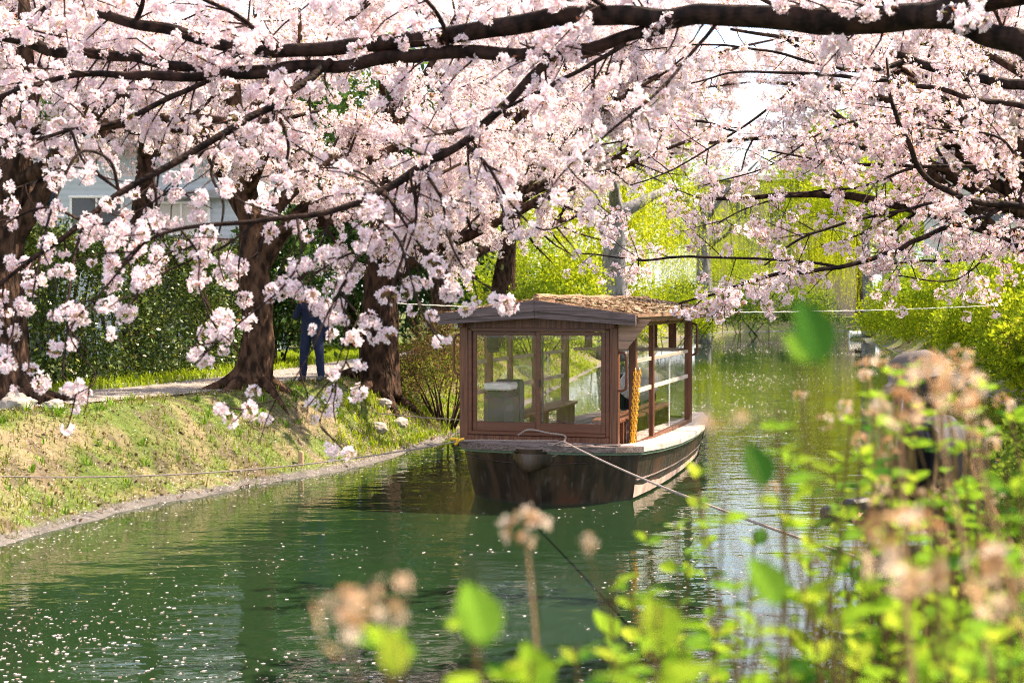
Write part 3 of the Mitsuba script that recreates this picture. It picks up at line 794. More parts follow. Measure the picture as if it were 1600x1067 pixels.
def flower(rng, r, tris=2):
    """Five petals facing +z; vertices, triangles, colours."""
    vs, fs, cs = [], [], []
    cup, tint = rng.uniform(0.1, 0.75), rng.uniform(0.92, 1.05)
    for k in range(5):
        a = k * 1.2566 + rng.normal(0, 0.08)
        e, L = rng.uniform(0.5, 0.62), r * rng.uniform(0.88, 1.1)
        pt = lambda t, q, h: (q * L * math.cos(a + t), q * L * math.sin(a + t), h * L)
        n = len(vs)
        if tris == 2:
            vs += [pt(0, 0.05, 0), pt(-e, 0.72, cup * 0.55), pt(0, 1.0, cup), pt(e, 0.72, cup * 0.55)]
            fs += [(n, n + 1, n + 2), (n, n + 2, n + 3)]
            cs += [(0.88, 0.58, 0.68), (0.93, 0.87, 0.93), (0.94, 0.90, 0.945), (0.93, 0.87, 0.93)]
        else:
            vs += [pt(0, 0.05, 0), pt(-e, 0.95, cup * 0.7), pt(e, 0.95, cup * 0.7)]
            fs += [(n, n + 1, n + 2)]
            cs += [(0.88, 0.66, 0.75), (0.93, 0.88, 0.93), (0.93, 0.88, 0.93)]
    return np.array(vs), np.array(fs), np.clip(np.array(cs) * tint, 0, 0.95)


def bit(rng, L, w, c):
    v = np.array([(0, 0, 0), (-w, 0, L * 0.5), (0, w * 0.4, L), (w, 0, L * 0.5)], float)
    return v, np.array([(0, 1, 2), (0, 2, 3)]), np.tile(np.asarray(c) * rng.uniform(0.8, 1.2), (4, 1))


def pompom(rng, n, R, r, tris, leafy, warm=(1, 1, 1)):
    vs, fs, cs, m = [], [], [], 0
    N = rng.normal(size=(n, 3))
    N[:, 2] -= 0.25
    N /= np.linalg.norm(N, axis=1, keepdims=True)
    P = N * (R * rng.uniform(0.55, 1.05, (n, 1))) * (1.12, 1.0, 0.85)
    for M in frames(P, N + rng.normal(0, 0.25, N.shape), 1.0, rng):
        v, f, c = flower(rng, r * rng.uniform(0.85, 1.1), tris)
        vs.append(oriented(v, M)); fs.append(f + m); cs.append(c * warm); m += len(v)
        e = M[:3, 0] * 0.0016
        vs.append(np.array([e * 2 + (0, 0, R * 0.4), M[:3, 3] + e, M[:3, 3] - e - M[:3, 2] * 0.002])); fs.append(np.array([(0, 1, 2)]) + m); cs.append(np.tile((0.40, 0.30, 0.12), (3, 1))); m += 3
    pal = [(0.42, 0.17, 0.10), (0.34, 0.30, 0.07), (0.45, 0.20, 0.14), (0.40, 0.36, 0.10)]
    for _ in range(leafy):
        d = unit(rng.normal(size=3) + (0, 0, 0.5))
        M = frames((d * R * rng.uniform(0.2, 0.9))[None], (d + rng.normal(0, 0.4, 3))[None], 1.0, rng)[0]
        v, f, c = bit(rng, R * rng.uniform(0.45, 0.75), R * 0.13, pal[rng.integers(0, 4)])
        vs.append(oriented(v, M)); fs.append(f + m); cs.append(c); m += len(v)
    return np.vstack(vs), np.vstack(fs), np.clip(np.vstack(cs), 0, 0.95)


def group(name, vfc, mat):
    scene[name] = {'type': 'shapegroup', 'shape': mikit.ply(vfc[:2], mat, smooth=False, color=vfc[2])}
    return name


NEAR = [group(f'near_blossom_{k}', pompom(rng, n, R, 0.0185, 2, lf), 'petal') for k, (n, R, lf) in enumerate(((22, 0.041, 2), (18, 0.037, 4), (25, 0.044, 3), (13, 0.030, 5), (9, 0.024, 4), (20, 0.046, 3), (16, 0.034, 2), (7, 0.022, 6)))]
MID = [group(f'mid_blossom_{k}', pompom(rng, 14, 0.05, 0.019, 2, 6, (1.0, 0.97, 0.97)), 'petal') for k in range(5)]
FAR = [group(f'far_blossom_{k}', pompom(rng, 17, 0.075, 0.024, 1, 4), 'petal') for k in range(5)]


def leaf_clump(rng, n, R, L, w, c_lo, c_hi, droop=0.0, odd=None):
    vs, fs, cs, m = [], [], [], 0
    P = rng.normal(size=(n, 3))
    P = P / np.linalg.norm(P, axis=1, keepdims=True) * (R * rng.random((n, 1)) ** 0.45)
    N = P / R + rng.normal(0, 0.7, P.shape) + (0, 0, 0.35 - droop)
    for M in frames(P, N, 1.0, rng):
        s = rng.uniform(0.7, 1.2)
        v = np.array([(0, 0, 0), (-w * s, 0.004, L * s * 0.5), (0, L * 0.10, L * s), (w * s, 0.004, L * s * 0.5)])
        t = rng.random()
        c = np.asarray(c_lo) * (1 - t) + np.asarray(c_hi) * t
        if odd is not None and rng.random() < 0.06:
            c = np.asarray(odd)
        vs.append(oriented(v, M)); fs.append(np.array([(0, 1, 2), (0, 2, 3)]) + m); cs.append(np.tile(c, (4, 1))); m += 4
    return np.vstack(vs), np.vstack(fs), np.vstack(cs)


CL = {}
for nm, n, R, L, w_, lo_, hi_, mat, odd in (
        ('hedge', 55, 0.26, 0.085, 0.024, (0.030, 0.060, 0.010), (0.10, 0.16, 0.025), 'hedge_leaf', (0.20, 0.22, 0.04)),
        ('azalea', 60, 0.24, 0.05, 0.016, (0.06, 0.085, 0.015), (0.20, 0.24, 0.04), 'leaf', (0.30, 0.12, 0.05)),
        ('brown', 50, 0.24, 0.05, 0.014, (0.13, 0.075, 0.04), (0.26, 0.17, 0.08), 'dull_leaf', (0.15, 0.20, 0.03)),
        ('lime', 50, 0.42, 0.13, 0.038, (0.30, 0.38, 0.012), (0.55, 0.60, 0.03), 'dull_leaf', (0.45, 0.40, 0.08)),
        ('green', 50, 0.42, 0.12, 0.036, (0.12, 0.20, 0.012), (0.32, 0.42, 0.03), 'dull_leaf', (0.25, 0.30, 0.04)),
        ('deep', 50, 0.5, 0.16, 0.04, (0.02, 0.05, 0.015), (0.06, 0.12, 0.03), 'dull_leaf', (0.12, 0.18, 0.03)),
        ('small', 46, 0.10, 0.034, 0.010, (0.08, 0.14, 0.02), (0.24, 0.32, 0.04), 'leaf', (0.32, 0.22, 0.06))):
    CL[nm] = [group(f'{nm}_leaves_{k}', leaf_clump(rng, n, R, L, w_, lo_, hi_, 0, odd), mat) for k in range(3)]


def bush(name, label, catg, c, r, n, kinds, grp=None, stems=5, smat='twig', flat=0.15):
    """A rounded shrub: stems and a lumpy shell of leaf clumps."""
    c, r = np.asarray(c, float), np.asarray(r, float)
    b = thing(name, label, catg, grp)
    N = rng.normal(size=(n, 3))
    N[:, 2] = np.abs(N[:, 2]) - flat
    N /= np.linalg.norm(N, axis=1, keepdims=True)
    lump = 0.72 + 0.55 * meshkit.fbm(N * 2.3 + c, 3, 4)
    P = c + N * r * (lump * rng.random(n) ** 0.22)[:, None]
    g0 = float(ground_z(c[0], c[1]))
    P[:, 2] = np.maximum(P[:, 2], np.maximum(g0, 0) * 0.4 + 0.08)
    gs = [g for k in kinds for g in CL[k]]
    many(f'{b}__leaves', gs, frames(P, N + (0, 0, 0.3), rng.uniform(0.7, 1.25, n), rng), rng)
    labels[f'{b}__leaves'] = {'kind': 'stuff'}
    st = []
    for k in range(stems):
        a = rng.uniform(0, 2 * np.pi)
        tip = c + np.array([math.cos(a), math.sin(a), 0.35]) * r * rng.uniform(0.4, 0.8)
        foot = np.array([c[0] + 0.15 * math.cos(a), c[1] + 0.15 * math.sin(a), 0])
        foot[2] = float(ground_z(foot[0], foot[1])) - 0.05
        st.append(tube(spline([foot, (foot + tip) / 2 + rng.normal(0, 0.08, 3), tip], 3), np.linspace(0.03, 0.008, 7) * (0.6 + 0.3 * r.min()), 5))
    put('stems', cat(st), smat, b)
    return b


# ------------------------------------------------------------------ cherry trees


def limb_path(rng, p, d, L, n=7, wob=0.10, lift=0.0):
    P, d = [np.asarray(p, float)], unit(d)
    for k in range(n):
        d = unit(d + rng.normal(0, wob, 3) + (0, 0, lift / n))
        P.append(P[-1] + d * (L / n))
    return np.array(P)


def branchlets(rng, P, R, count, lo, L, spread=0.9, lift=0.1, droop=0.0, t_min=0.2, wob=0.13):
    """Side branches of the path P: (path, radius at the start)."""
    out, seg = [], np.gradient(P, axis=0)
    for t in np.sort(rng.uniform(t_min, 1.0, count)):
        i = min(int(t * (len(P) - 1)), len(P) - 2)
        f = t * (len(P) - 1) - i
        base, dirn = P[i] * (1 - f) + P[i + 1] * f, unit(seg[i])
        side = rng.normal(size=3)
        side = unit(side - dirn * (side @ dirn))
        d = unit(dirn * rng.uniform(0.35, 1.0) + side * spread + (0, 0, lift - droop))
        out.append((limb_path(rng, base, d, L * rng.uniform(0.5, 1.1) * (1.15 - 0.5 * t), 4, wob, -0.35 * droop), max(lo, R[i] * 0.5)))
    return out


def blossom_points(rng, P, step, off):
    L = np.linalg.norm(np.diff(P, axis=0), axis=1)
    s = np.concatenate([[0], np.cumsum(L)])
    n = max(1, int(s[-1] / step))
    t = (np.arange(n) + rng.random(n)) * s[-1] / n
    Q = np.stack([np.interp(t, s, P[:, k]) for k in range(3)], 1)
    O = rng.normal(0, 1, (n, 3))
    O /= np.linalg.norm(O, axis=1, keepdims=True)
    return Q + O * off * rng.random((n, 1)) ** 0.5, O


def cherry(name, label, trunk, tr, limbs, n2=8, n3=8, L2=2.0, L3=0.8, step=0.10, groups=None, size=(0.8, 1.3), grp=None, seed=1, low=None, bare=(), bark='bark', roots=0):
    """limbs: (index on the trunk or a point, direction, length, radius)."""
    r = np.random.default_rng(seed)
    key = thing(name, label, 'cherry tree', grp)
    tp = spline(trunk, 5)
    trr = np.interp(np.linspace(0, 1, len(tp)), np.linspace(0, 1, len(tr)), tr)
    tv, tf = tube(tp, trr, 14)
    q = tv * 2.2
    tv = tv + (meshkit.fbm(q, 3, seed)[:, None] - 0.5) * (tv - np.array([np.interp(tv[:, 2], tp[:, 2], tp[:, 0]), np.interp(tv[:, 2], tp[:, 2], tp[:, 1]), tv[:, 2]]).T) * 0.5
    put('trunk', (tv, tf), bark, key, smooth=True)
    for k in range(roots):
        a = 2 * np.pi * k / roots + r.uniform(-0.4, 0.4)
        d = np.array([math.cos(a), math.sin(a)])
        rp_ = np.array([[*(tp[0, :2] + d * u), 0] for u in (0.05, tr[0] * 0.9, tr[0] * 1.6, tr[0] * 2.5)])
        rp_[:, 2] = ground_z(rp_[:, 0], rp_[:, 1]) + np.array([0.34, 0.12, 0.02, -0.10])
        put('root', tube(spline(rp_, 4), np.linspace(tr[0] * 0.30, 0.03, 13), 8), bark, key, smooth=True)
    twigs, Q, O = [], [], []
    for (b, d, L, rad) in limbs:
        P = np.asarray(d, float) if np.ndim(d) == 2 else limb_path(r, tp[b] if isinstance(b, int) else b, d, L, 9, 0.11, 0.1)
        if np.ndim(d) == 2:
            P = spline(P, 5)
        R = np.linspace(rad, rad * 0.22, len(P))
        put('branch', tube(P, R, 8), bark, key, smooth=True)
        for P2, r2 in branchlets(r, P, R, n2, 0.012, L2 if L is None else L2 * min(1.2, L / 4.5), 0.9, 0.12, 0.0, 0.22):
            R2 = np.linspace(min(r2, 0.04), 0.007, len(P2))
            twigs.append(tube(P2, R2, 5, False))
            for P3, _ in branchlets(r, P2, R2, n3, 0.005, L3, 0.95, 0.0, 0.25, 0.15):
                twigs.append(tube(P3, np.linspace(0.007, 0.003, len(P3)), 3, False))
                a, o = blossom_points(r, P3, step, 0.085)
                Q.append(a); O.append(o)
            a, o = blossom_points(r, P2[2:], step * 1.3, 0.09)
            Q.append(a); O.append(o)
    Q, O = np.vstack(Q), np.vstack(O)
    if low is not None:
        k = low(Q)
        Q, O = Q[k], O[k]
    put('twigs', cat(twigs), 'twig', key, smooth=True, kind='stuff')
    many(f'{key}__blossoms', groups or FAR, frames(Q, O + (0, 0, 0.2), r.uniform(*size, len(Q)), r), r)
    labels[f'{key}__blossoms'] = {'kind': 'stuff'}
    return key, len(Q)


# ------------------------------------------------------------------ the trees on the left bank
def gz(x, y):
    return float(ground_z(x, y))


def crown(seed, n, L, up, rad, kmin=6, kmax=14, away=None):
    r, out = np.random.default_rng(seed), []
    for k in range(n):
        a = 2 * np.pi * (k + r.uniform(0, 0.6)) / n
        d = np.array([math.cos(a), math.sin(a), up + r.uniform(-0.15, 0.35)])
        if away is not None:
            d[:2] += away
        out.append((int(r.integers(kmin, kmax + 1)), d, L * r.uniform(0.8, 1.2), rad * r.uniform(0.8, 1.1)))
    return out


counts = {}
GRP = None
x, y = -7.22, 21.0
b = np.array([x, y, gz(x, y) - 0.15])
counts['t1'] = cherry('cherry_tree', 'old cherry tree with thick dark trunk at the far left edge of the bank', [b, b + (0.0, 0, 0.6), b + (-0.12, 0.05, 1.7), b + (0.0, 0.1, 3.0), b + (0.25, 0.1, 4.3), b + (0.2, 0.3, 6.0)], [0.54, 0.39, 0.33, 0.28, 0.18, 0.08],
                      [(12, (0.9, 0.1, 0.9), 4.5, 0.17), (14, (-0.6, 0.5, 0.7), 4.5, 0.15), (15, (0.5, 0.9, 0.6), 4.6, 0.14), (16, (0.9, -0.6, 0.45), 4.0, 0.12), (18, (-0.2, -0.9, 0.6), 3.6, 0.11), (20, (0.3, 0.4, 0.9), 3.2, 0.10), (19, (1, .25, 0.25), 4.4, 0.11)], seed=3, roots=7,
                      low=lambda Q: Q[:, 2] > 2.35)
x, y = -4.42, 24.6
b = np.array([x, y, gz(x, y) - 0.15])
counts['t2'] = cherry('cherry_tree', 'forked cherry tree on the bank beside the path with leaning trunk', [b, b + (0.1, 0, 0.45), b + (0.16, 0, 1.2), b + (0.10, 0.05, 2.1), b + (0.05, 0.1, 2.9), b + (-0.15, 0.1, 4.2), b + (-0.35, 0.2, 6.3)], [0.44, 0.31, 0.27, 0.27, 0.22, 0.17, 0.08],
                      [(13, np.array([b + (0.08, 0.05, 1.95), b + (0.45, 0.1, 2.6), b + (0.95, 0.2, 3.2), b + (1.6, 0.3, 3.75), b + (2.6, 0.5, 4.3), b + (3.8, 0.6, 4.6)]), None, 0.17),
                       (17, np.array([b + (0.05, 0.1, 2.7), b + (0.7, 0.4, 3.5), b + (1.5, 0.6, 4.1), b + (2.1, 0.8, 4.5), b + (3.2, 1.0, 5.3)]), None, 0.14),
                       (20, (-0.8, 0.3, 0.8), 3.8, 0.14), (22, (0.6, -0.7, 0.7), 3.6, 0.12), (22, (0.1, 0.9, 0.7), 4.0, 0.12), (24, (-0.6, -0.7, 0.5), 3.5, 0.11), (26, (0.9, 0.3, 0.6), 3.6, 0.10), (19, (1, -.2, 0.15), 3.8, 0.10)], seed=4, bark='warm_bark', roots=7,
                      low=lambda Q: Q[:, 2] > 2.75)
x, y = -2.62, 28.6
b = np.array([x, y, gz(x, y) - 0.15])
counts['t3'] = cherry('cherry_tree', 'cherry tree with furrowed dark trunk between the photographer and the brown shrub', [b, b + (0.03, 0, 0.5), b + (0.06, 0, 1.6), b + (0.12, 0, 3.0), b + (0.30, 0.1, 4.3), b + (0.4, 0.2, 6.5)], [0.50, 0.40, 0.35, 0.31, 0.22, 0.09],
                      [(12, (0.9, -0.2, 0.5), 4.6, 0.17), (15, (0.7, 0.7, 0.5), 4.8, 0.16), (16, (-0.7, 0.4, 0.8), 4.0, 0.14), (17, (0.3, -0.9, 0.5), 4.0, 0.13), (19, (1.0, 0.1, 0.5), 4.6, 0.13), (21, (-0.4, -0.5, 0.8), 3.6, 0.10), (22, (0.5, 0.4, 0.9), 3.6, 0.10)], seed=5, roots=7,
                      low=lambda Q: Q[:, 2] > 2.7)
x, y = -1.95, 38.5
b = np.array([x, y, gz(x, y) - 0.15])
counts['t4'] = cherry('cherry_tree', 'slim dark cherry trunk left of the boat roof, behind the furrowed trunk', [b, b + (0.05, 0, 1.0), b + (0.15, 0, 3.0), b + (0.25, 0, 5.0), b + (0.2, 0, 7.5)], [0.40, 0.30, 0.26, 0.20, 0.08],
                      [(9, (0.9, 0.1, 0.6), 5.6, 0.16), (11, (0.8, 0.6, 0.6), 5.4, 0.15), (12, (-0.8, 0.2, 0.7), 4.4, 0.13), (13, (0.9, -0.3, 0.55), 5.6, 0.14), (14, (0.2, -0.9, 0.5), 4.2, 0.12), (16, (0.9, 0.3, 0.8), 4.6, 0.11), (17, (-0.2, 0.5, 0.9), 4, 0.10), (15, (1, 0.0, 0.85), 6.0, 0.12), (17, (0.9, -0.3, 1.1), 5.5, 0.11)], seed=6,
                      low=lambda Q: Q[:, 2] > 5.3, size=(0.95, 1.5))
for (x, y, lab, sd, az) in ((-7.9, 31, 'cherry tree behind the hedge, upper left behind the forked tree', 31, (0.2, 0)), (-0.2, 52, 'tall cherry tree far up the left bank behind the boat roof', 32, (0.9, 0.0)), (-10.6, 25.5, 'cherry tree at the far left behind the thick trunk', 33, (0.3, -0.1))):
    b = np.array([x, y, gz(x, y) - 0.15])
    h = 1.0 if y < 40 else 1.6
    counts[lab] = cherry('cherry_tree', lab, [b, b + (0.05, 0, 1.5 * h), b + (0.1, 0.1, 3.4 * h), b + (0.2, 0.1, 5 * h), b + (0.1, 0, 7.5 * h)], [0.36, 0.28, 0.24, 0.17, 0.07], crown(sd, 8, 4.6 * h, 0.6, 0.13, 9, 17, np.array(az)), seed=sd, n2=9, n3=7 if y < 40 else 9, step=0.12, size=(1.1, 1.7 if y < 40 else 1.9), low=lambda Q, y=y: Q[:, 2] > (3.6 if y < 40 else 6.8))
# right bank cherry trees
for (x, y, lab, sd, lo_, az, h) in ((14.2, 34, 'cherry tree on the right bank behind the blossoming boughs', 41, 5.9, (-0.9, -0.2), 1.15), (18.5, 50, 'tall cherry tree on the right bank with grey trunk', 42, 7.4, (-0.8, 0), 1.45), (11.9, 25.5, 'cherry tree on the right bank just outside the leafy shrubs', 43, 4.9, (-0.7, 0.2), 1.05)):
    b = np.array([x, y, gz(x, y) - 0.15])
    counts[lab] = cherry('cherry_tree', lab, [b, b + (-0.05, 0, 1.5 * h), b + (-0.2, 0.1, 3.4 * h), b + (-0.3, 0.1, 5 * h), b + (-0.4, 0, 7.0 * h)], [0.36, 0.28, 0.24, 0.17, 0.07], crown(sd, 9, 4.8 * h, 0.55, 0.13, 8, 17, np.array(az)), seed=sd, n2=8, n3=7, step=0.12, size=(1.0, 1.5), low=lambda Q, lo_=lo_: Q[:, 2] > lo_)

b = np.array([-0.6, 46.0, gz(-0.6, 46.0) - 0.15])
cherry('cherry_tree', 'cherry tree far up the left bank reaching long boughs over the boat roof', [b, b + (0.15, 0, 1.6), b + (0.5, 0.0, 3.6), b + (0.9, 0, 5.6), b + (1.2, 0, 8.6)], [0.36, 0.28, 0.24, 0.17, 0.07],
       [(12, (1, -0.1, 0.5), 6.5, 0.15), (13, (1, 0.3, 0.55), 7.0, 0.14), (14, (0.9, -0.4, 0.7), 6.5, 0.13), (15, (1, 0.0, 0.8), 6.6, 0.14), (16, (0.6, 0.5, 0.9), 5.4, 0.12), (17, (0.9, -0.2, 1.0), 5.6, 0.11), (18, (1, 0.1, 0.6), 5.5, 0.1), (13, (-0.8, 0.3, 0.8), 4.5, 0.1), (19, (0.5, 0.3, 1), 4, 0.1), (15, np.array([b + (0.9, 0, 5.4), b + (2.8, 0, 7.2), b + (5.0, 0.2, 8.6), b + (7.3, 0.6, 9.5), b + (9.2, 1.0, 10.0)]), None, 0.13), (17, np.array([b + (1.0, 0, 6.4), b + (3.2, -0.6, 8.4), b + (5.4, -1.2, 9.9), b + (7.6, -1.6, 10.9)]), None, 0.12), (16, np.array([b + (1.0, 0, 5.9), b + (3.4, 1.0, 7.4), b + (6.0, 1.8, 8.4), b + (8.4, 2.4, 8.8)]), None, 0.12)], seed=45, n2=10, n3=9, step=0.11, size=(1.1, 1.8), low=lambda Q: Q[:, 2] > 2.63 + (205.0 / 2300) * 46)
b = np.array([10.4, 28.0, gz(10.4, 28.0) - 0.15])
cherry('cherry_tree', 'cherry tree on the right bank stretching long white boughs far over the river', [b, b + (-0.1, 0, 1.6), b + (-0.35, 0.1, 3.4), b + (-0.6, 0.1, 5.2), b + (-0.7, 0, 7.4)], [0.36, 0.28, 0.24, 0.17, 0.07],
       [(10, (-1, -0.1, 0.45), 6.6, 0.15), (11, (-0.9, 0.4, 0.4), 6.6, 0.14), (12, (-0.95, -0.5, 0.5), 5.6, 0.13), (13, (-1, 0.15, 0.5), 6.8, 0.14), (14, (-0.3, -0.9, 0.6), 4.4, 0.12), (15, (-0.9, -0.2, 0.6), 5.6, 0.11), (16, (0.3, 0.8, 0.8), 4, 0.1), (17, (-0.6, 0.6, 0.8), 4.5, 0.1), (15, np.array([b + (-0.6, 0.1, 4.6), b + (-2.2, -0.4, 6.2), b + (-4.2, -0.8, 7.2), b + (-6.4, -0.9, 7.6)]), None, 0.12), (14, np.array([b + (-0.55, 0.1, 4.2), b + (-2.6, 0.4, 5.3), b + (-4.8, 0.7, 5.8), b + (-6.8, 0.9, 5.7)]), None, 0.12), (15, np.array([b + (-0.6, 0.1, 4.8), b + (-2.4, -1.0, 5.8), b + (-4.3, -2.0, 6.3), b + (-6.2, -2.6, 6.4)]), None, 0.12)], seed=44, n2=7, n3=8, step=0.11, size=(0.9, 1.35), low=lambda Q: Q[:, 2] > 2.63 + (200.0 / 2300) * 27)

# ------------------------------------------------------------------ willows and other trees beyond
def willow(label, x, y, h, seed, arms, n_str, low, col, grp, rad=0.35, reach=4.0, lean=(0, 0)):
    r = np.random.default_rng(seed)
    key = thing('willow_tree', label, 'willow', grp)
    z0 = gz(x, y) - 0.1
    b = np.array([x, y, max(z0, 0.1)])
    tp = spline([b, b + (0.1, 0, h * 0.2), b + (lean[0] * 0.5, lean[1] * 0.5, h * 0.38), b + (lean[0], lean[1], h * 0.55)], 5)
    put('trunk', tube(tp, np.linspace(rad * 1.3, rad * 0.8, len(tp)), 12), 'grey_bark', key, smooth=True)
    tips = []
    for k in range(arms):
        a = 2 * np.pi * k / arms + r.uniform(-0.4, 0.4)
        P = limb_path(r, tp[-1 - (k % 4)], (math.cos(a), math.sin(a), r.uniform(0.6, 1.5)), h * r.uniform(0.36, 0.5), 7, 0.14, -0.3)
        put('branch', tube(P, np.linspace(rad * 0.6, 0.04, len(P)), 8), 'grey_bark', key, smooth=True)
        for P2, r2 in branchlets(r, P, np.linspace(rad * 0.4, 0.04, len(P)), 7, 0.02, reach * 0.7, 0.9, 0.3, 0.2, 0.3):
            tips.append(P2[2:])
    tips = np.vstack(tips)
    base = tips[r.integers(0, len(tips), n_str)] + r.normal(0, (reach * 0.16, reach * 0.16, 0.35), (n_str, 3))
    base = base[~((np.abs(base[:, 0] - x) < 0.9) & (base[:, 1] < y))]
    vs, cs = [], []
    for q in base:
        L = max(0.5, (q[2] - max(low, 0.25)) * r.uniform(0.45, 1.0))
        n = int(L / 0.085) + 2
        t = np.linspace(0, 1, n)
        sway = r.normal(0, 0.10, 2)
        P = q + np.stack([sway[0] * t * L * 0.5 + 0.03 * np.sin(t * 9 + q[0] * 5), sway[1] * t * L * 0.5, -t * L], 1)
        a = r.uniform(0, 2 * np.pi, n)
        s = r.uniform(0.07, 0.15, n)[:, None]
        out = np.stack([np.cos(a) * 0.75, np.sin(a) * 0.75, -r.uniform(0.3, 1.1, n)], 1) * s
        w = np.stack([-np.sin(a), np.cos(a), 0 * a], 1) * s * 0.17
        vs.append(np.stack([P, P + out * 0.5 - w, P + out, P + out * 0.5 + w], 1).reshape(-1, 3))
        t2 = np.clip(r.random() * 0.5 + 0.5 * r.random(n), 0, 1)[:, None]
        cs.append(np.repeat(np.asarray(col[0]) * (1 - t2) + np.asarray(col[1]) * t2, 4, 0))
    v = np.vstack(vs)
    o = np.arange(len(v) // 4)[:, None] * 4
    put('foliage', (v, np.vstack([o + (0, 1, 2), o + (0, 2, 3)])), 'dull_leaf', key, smooth=False, kind='stuff', color=np.vstack(cs))
    return key


YG = ((0.34, 0.40, 0.010), (0.62, 0.64, 0.03))
WG = None
willow('weeping willow with forked grey trunk in bright spring leaf behind the roof', 4.35, 64, 11.5, 51, 5, 620, 3.2, YG, WG, 0.55, 4.2, (0.2, 0))
willow('weeping willow trailing yellow green strands on the left bank, left of the grey forked trunk', 0.3, 68, 11, 52, 6, 600, 2.5, YG, WG, 0.4, 4.4)
willow('weeping willow with strands reaching low over the far water right of the roof', 11.4, 88, 13, 53, 6, 560, 2.6, ((0.22, 0.29, 0.015), (0.50, 0.54, 0.04)), WG, 0.4, 5.0)
willow('willow in darker leaf beside the far water', 15.6, 118, 13, 54, 6, 420, 1.5, ((0.10, 0.16, 0.02), (0.28, 0.36, 0.03)), WG, 0.4, 5.0)
willow('bright willow beyond the twin trunks on the far bank', 31, 122, 15, 55, 6, 600, 2.0, YG, WG, 0.4, 6.0)
willow('yellow green willow between the far bank shrubs', 22.5, 138, 15, 56, 6, 520, 2.0, YG, WG, 0.4, 6.0)

tt = thing('twin_trunk_tree', 'grey tree with two upright trunks on the right far bank', 'tree')
for dx, rr in ((-0.25, 0.42), (0.95, 0.36)):
    b = np.array([25.2 + dx, 103, max(gz(25.2 + dx, 103), 0.4) - 0.2])
    tp = spline([b, b + (0.02, 0, 1.5), b + (dx * 0.4, 0, 4), b + (dx * 1.5, 0, 9)], 5)
    put('trunk', tube(tp, np.linspace(rr * 1.25, rr * 0.6, len(tp)), 12), 'grey_bark', tt, smooth=True)
N_ = rng.normal(size=(420, 3)); N_ /= np.linalg.norm(N_, axis=1, keepdims=True)
many(f'{tt}__leaves', CL['lime'], frames(np.array([25.4, 103.5, 11.0]) + N_ * (5.5, 4.5, 3.6) * rng.random((420, 1)) ** 0.3, N_, rng.uniform(1.0, 1.9, 420), rng), rng)
labels[f'{tt}__leaves'] = {'kind': 'stuff'}


def leafy_tree(label, x, y, zc, r3, n, kinds, seed, rad=0.3, s=(0.9, 1.6)):
    r = np.random.default_rng(seed)
    key = thing('leafy_tree', label, 'tree')
    b = np.array([x, y, gz(x, y) - 0.1])
    tp = spline([b, b + (0.1, 0, (zc - b[2]) * 0.5), np.array([x, y, zc])], 5)
    put('trunk', tube(tp, np.linspace(rad, rad * 0.5, len(tp)), 10), 'bark', key, smooth=True)
    for k in range(6):
        a = k * 1.05
        P = limb_path(r, tp[5 + k % 4], (math.cos(a), math.sin(a), 0.7), min(r3) * 0.9, 5, 0.15)
        put('branch', tube(P, np.linspace(rad * 0.4, 0.03, len(P)), 6), 'bark', key, smooth=True)
    N = r.normal(size=(n, 3)); N /= np.linalg.norm(N, axis=1, keepdims=True)
    lump = 0.65 + 0.65 * meshkit.fbm(N * 2.6 + seed, 3, seed)
    many(f'{key}__leaves', [g for k in kinds for g in CL[k]], frames(np.array([x, y, zc]) + N * np.asarray(r3) * (lump * r.random(n) ** 0.25)[:, None], N, r.uniform(*s, n), r), r)
    labels[f'{key}__leaves'] = {'kind': 'stuff'}


leafy_tree('dark evergreen tree behind the house at the upper left', -15, 44, 6.5, (5, 4, 4.6), 560, ('hedge', 'deep'), 61, 0.3, (1.3, 2.2))
leafy_tree('dark evergreen tree behind the fence and the photographer', -5.2, 46, 5.5, (4.6, 3, 4.6), 620, ('deep', 'hedge'), 62, 0.3, (1.2, 2.2))
leafy_tree('dense green tree at the upper right above the pale building', 18.2, 44, 8.6, (4.0, 3, 2.8), 620, ('green', 'deep'), 63, 0.3, (0.8, 1.5))
leafy_tree('light green tree beyond the willows in the middle distance', 8.5, 112, 12.5, (8, 5, 7), 520, ('green', 'lime'), 64, 0.4, (1.6, 2.6))
leafy_tree('tall green tree far behind the twin trunks', 33, 140, 13, (9, 5, 8), 560, ('green', 'lime'), 65, 0.4, (1.8, 2.8))
leafy_tree('tall tree far beyond the right bank shrubs', 30, 92, 9, (7, 5, 6), 520, ('lime', 'green'), 66, 0.4, (1.4, 2.2))
leafy_tree('tall dark tree far behind the left bank willow', -6, 88, 11, (8, 5, 8), 560, ('green', 'deep'), 67, 0.4, (1.6, 2.6))

# shrubs along both banks
SH = None
bush('shrub', 'dark shaded shrub at the far waterside below the willow strands', 'shrub', (10.6, 92, 1.6), (2.0, 1.6, 2.2), 160, ('deep',), None, 5)
bush('shrub', 'tall dark evergreen shrub in the gap between the hedge and the fence', 'shrub', (-5.55, 34.6, 2.0), (1.3, 0.9, 2.6), 300, ('hedge', 'deep'), None, 6)
bush('shrub', 'brown and green shrub on the bank just left of the boat', 'shrub', (-1.35, 29.6, 1.0), (1.0, 1.0, 1.35), 240, ('brown', 'azalea', 'brown'), SH, 14)
bush('shrub', 'low brown shrub behind the boat cabin at the waterside', 'shrub', (0.7, 47, 1.4), (2.2, 1.8, 1.8), 300, ('brown', 'azalea', 'green'), SH, 8)
bush('shrub', 'bright light green shrub behind the boat roof on the left', 'shrub', (0.6, 56, 2.0), (3.4, 2.5, 3.4), 420, ('lime', 'green'), SH, 5)
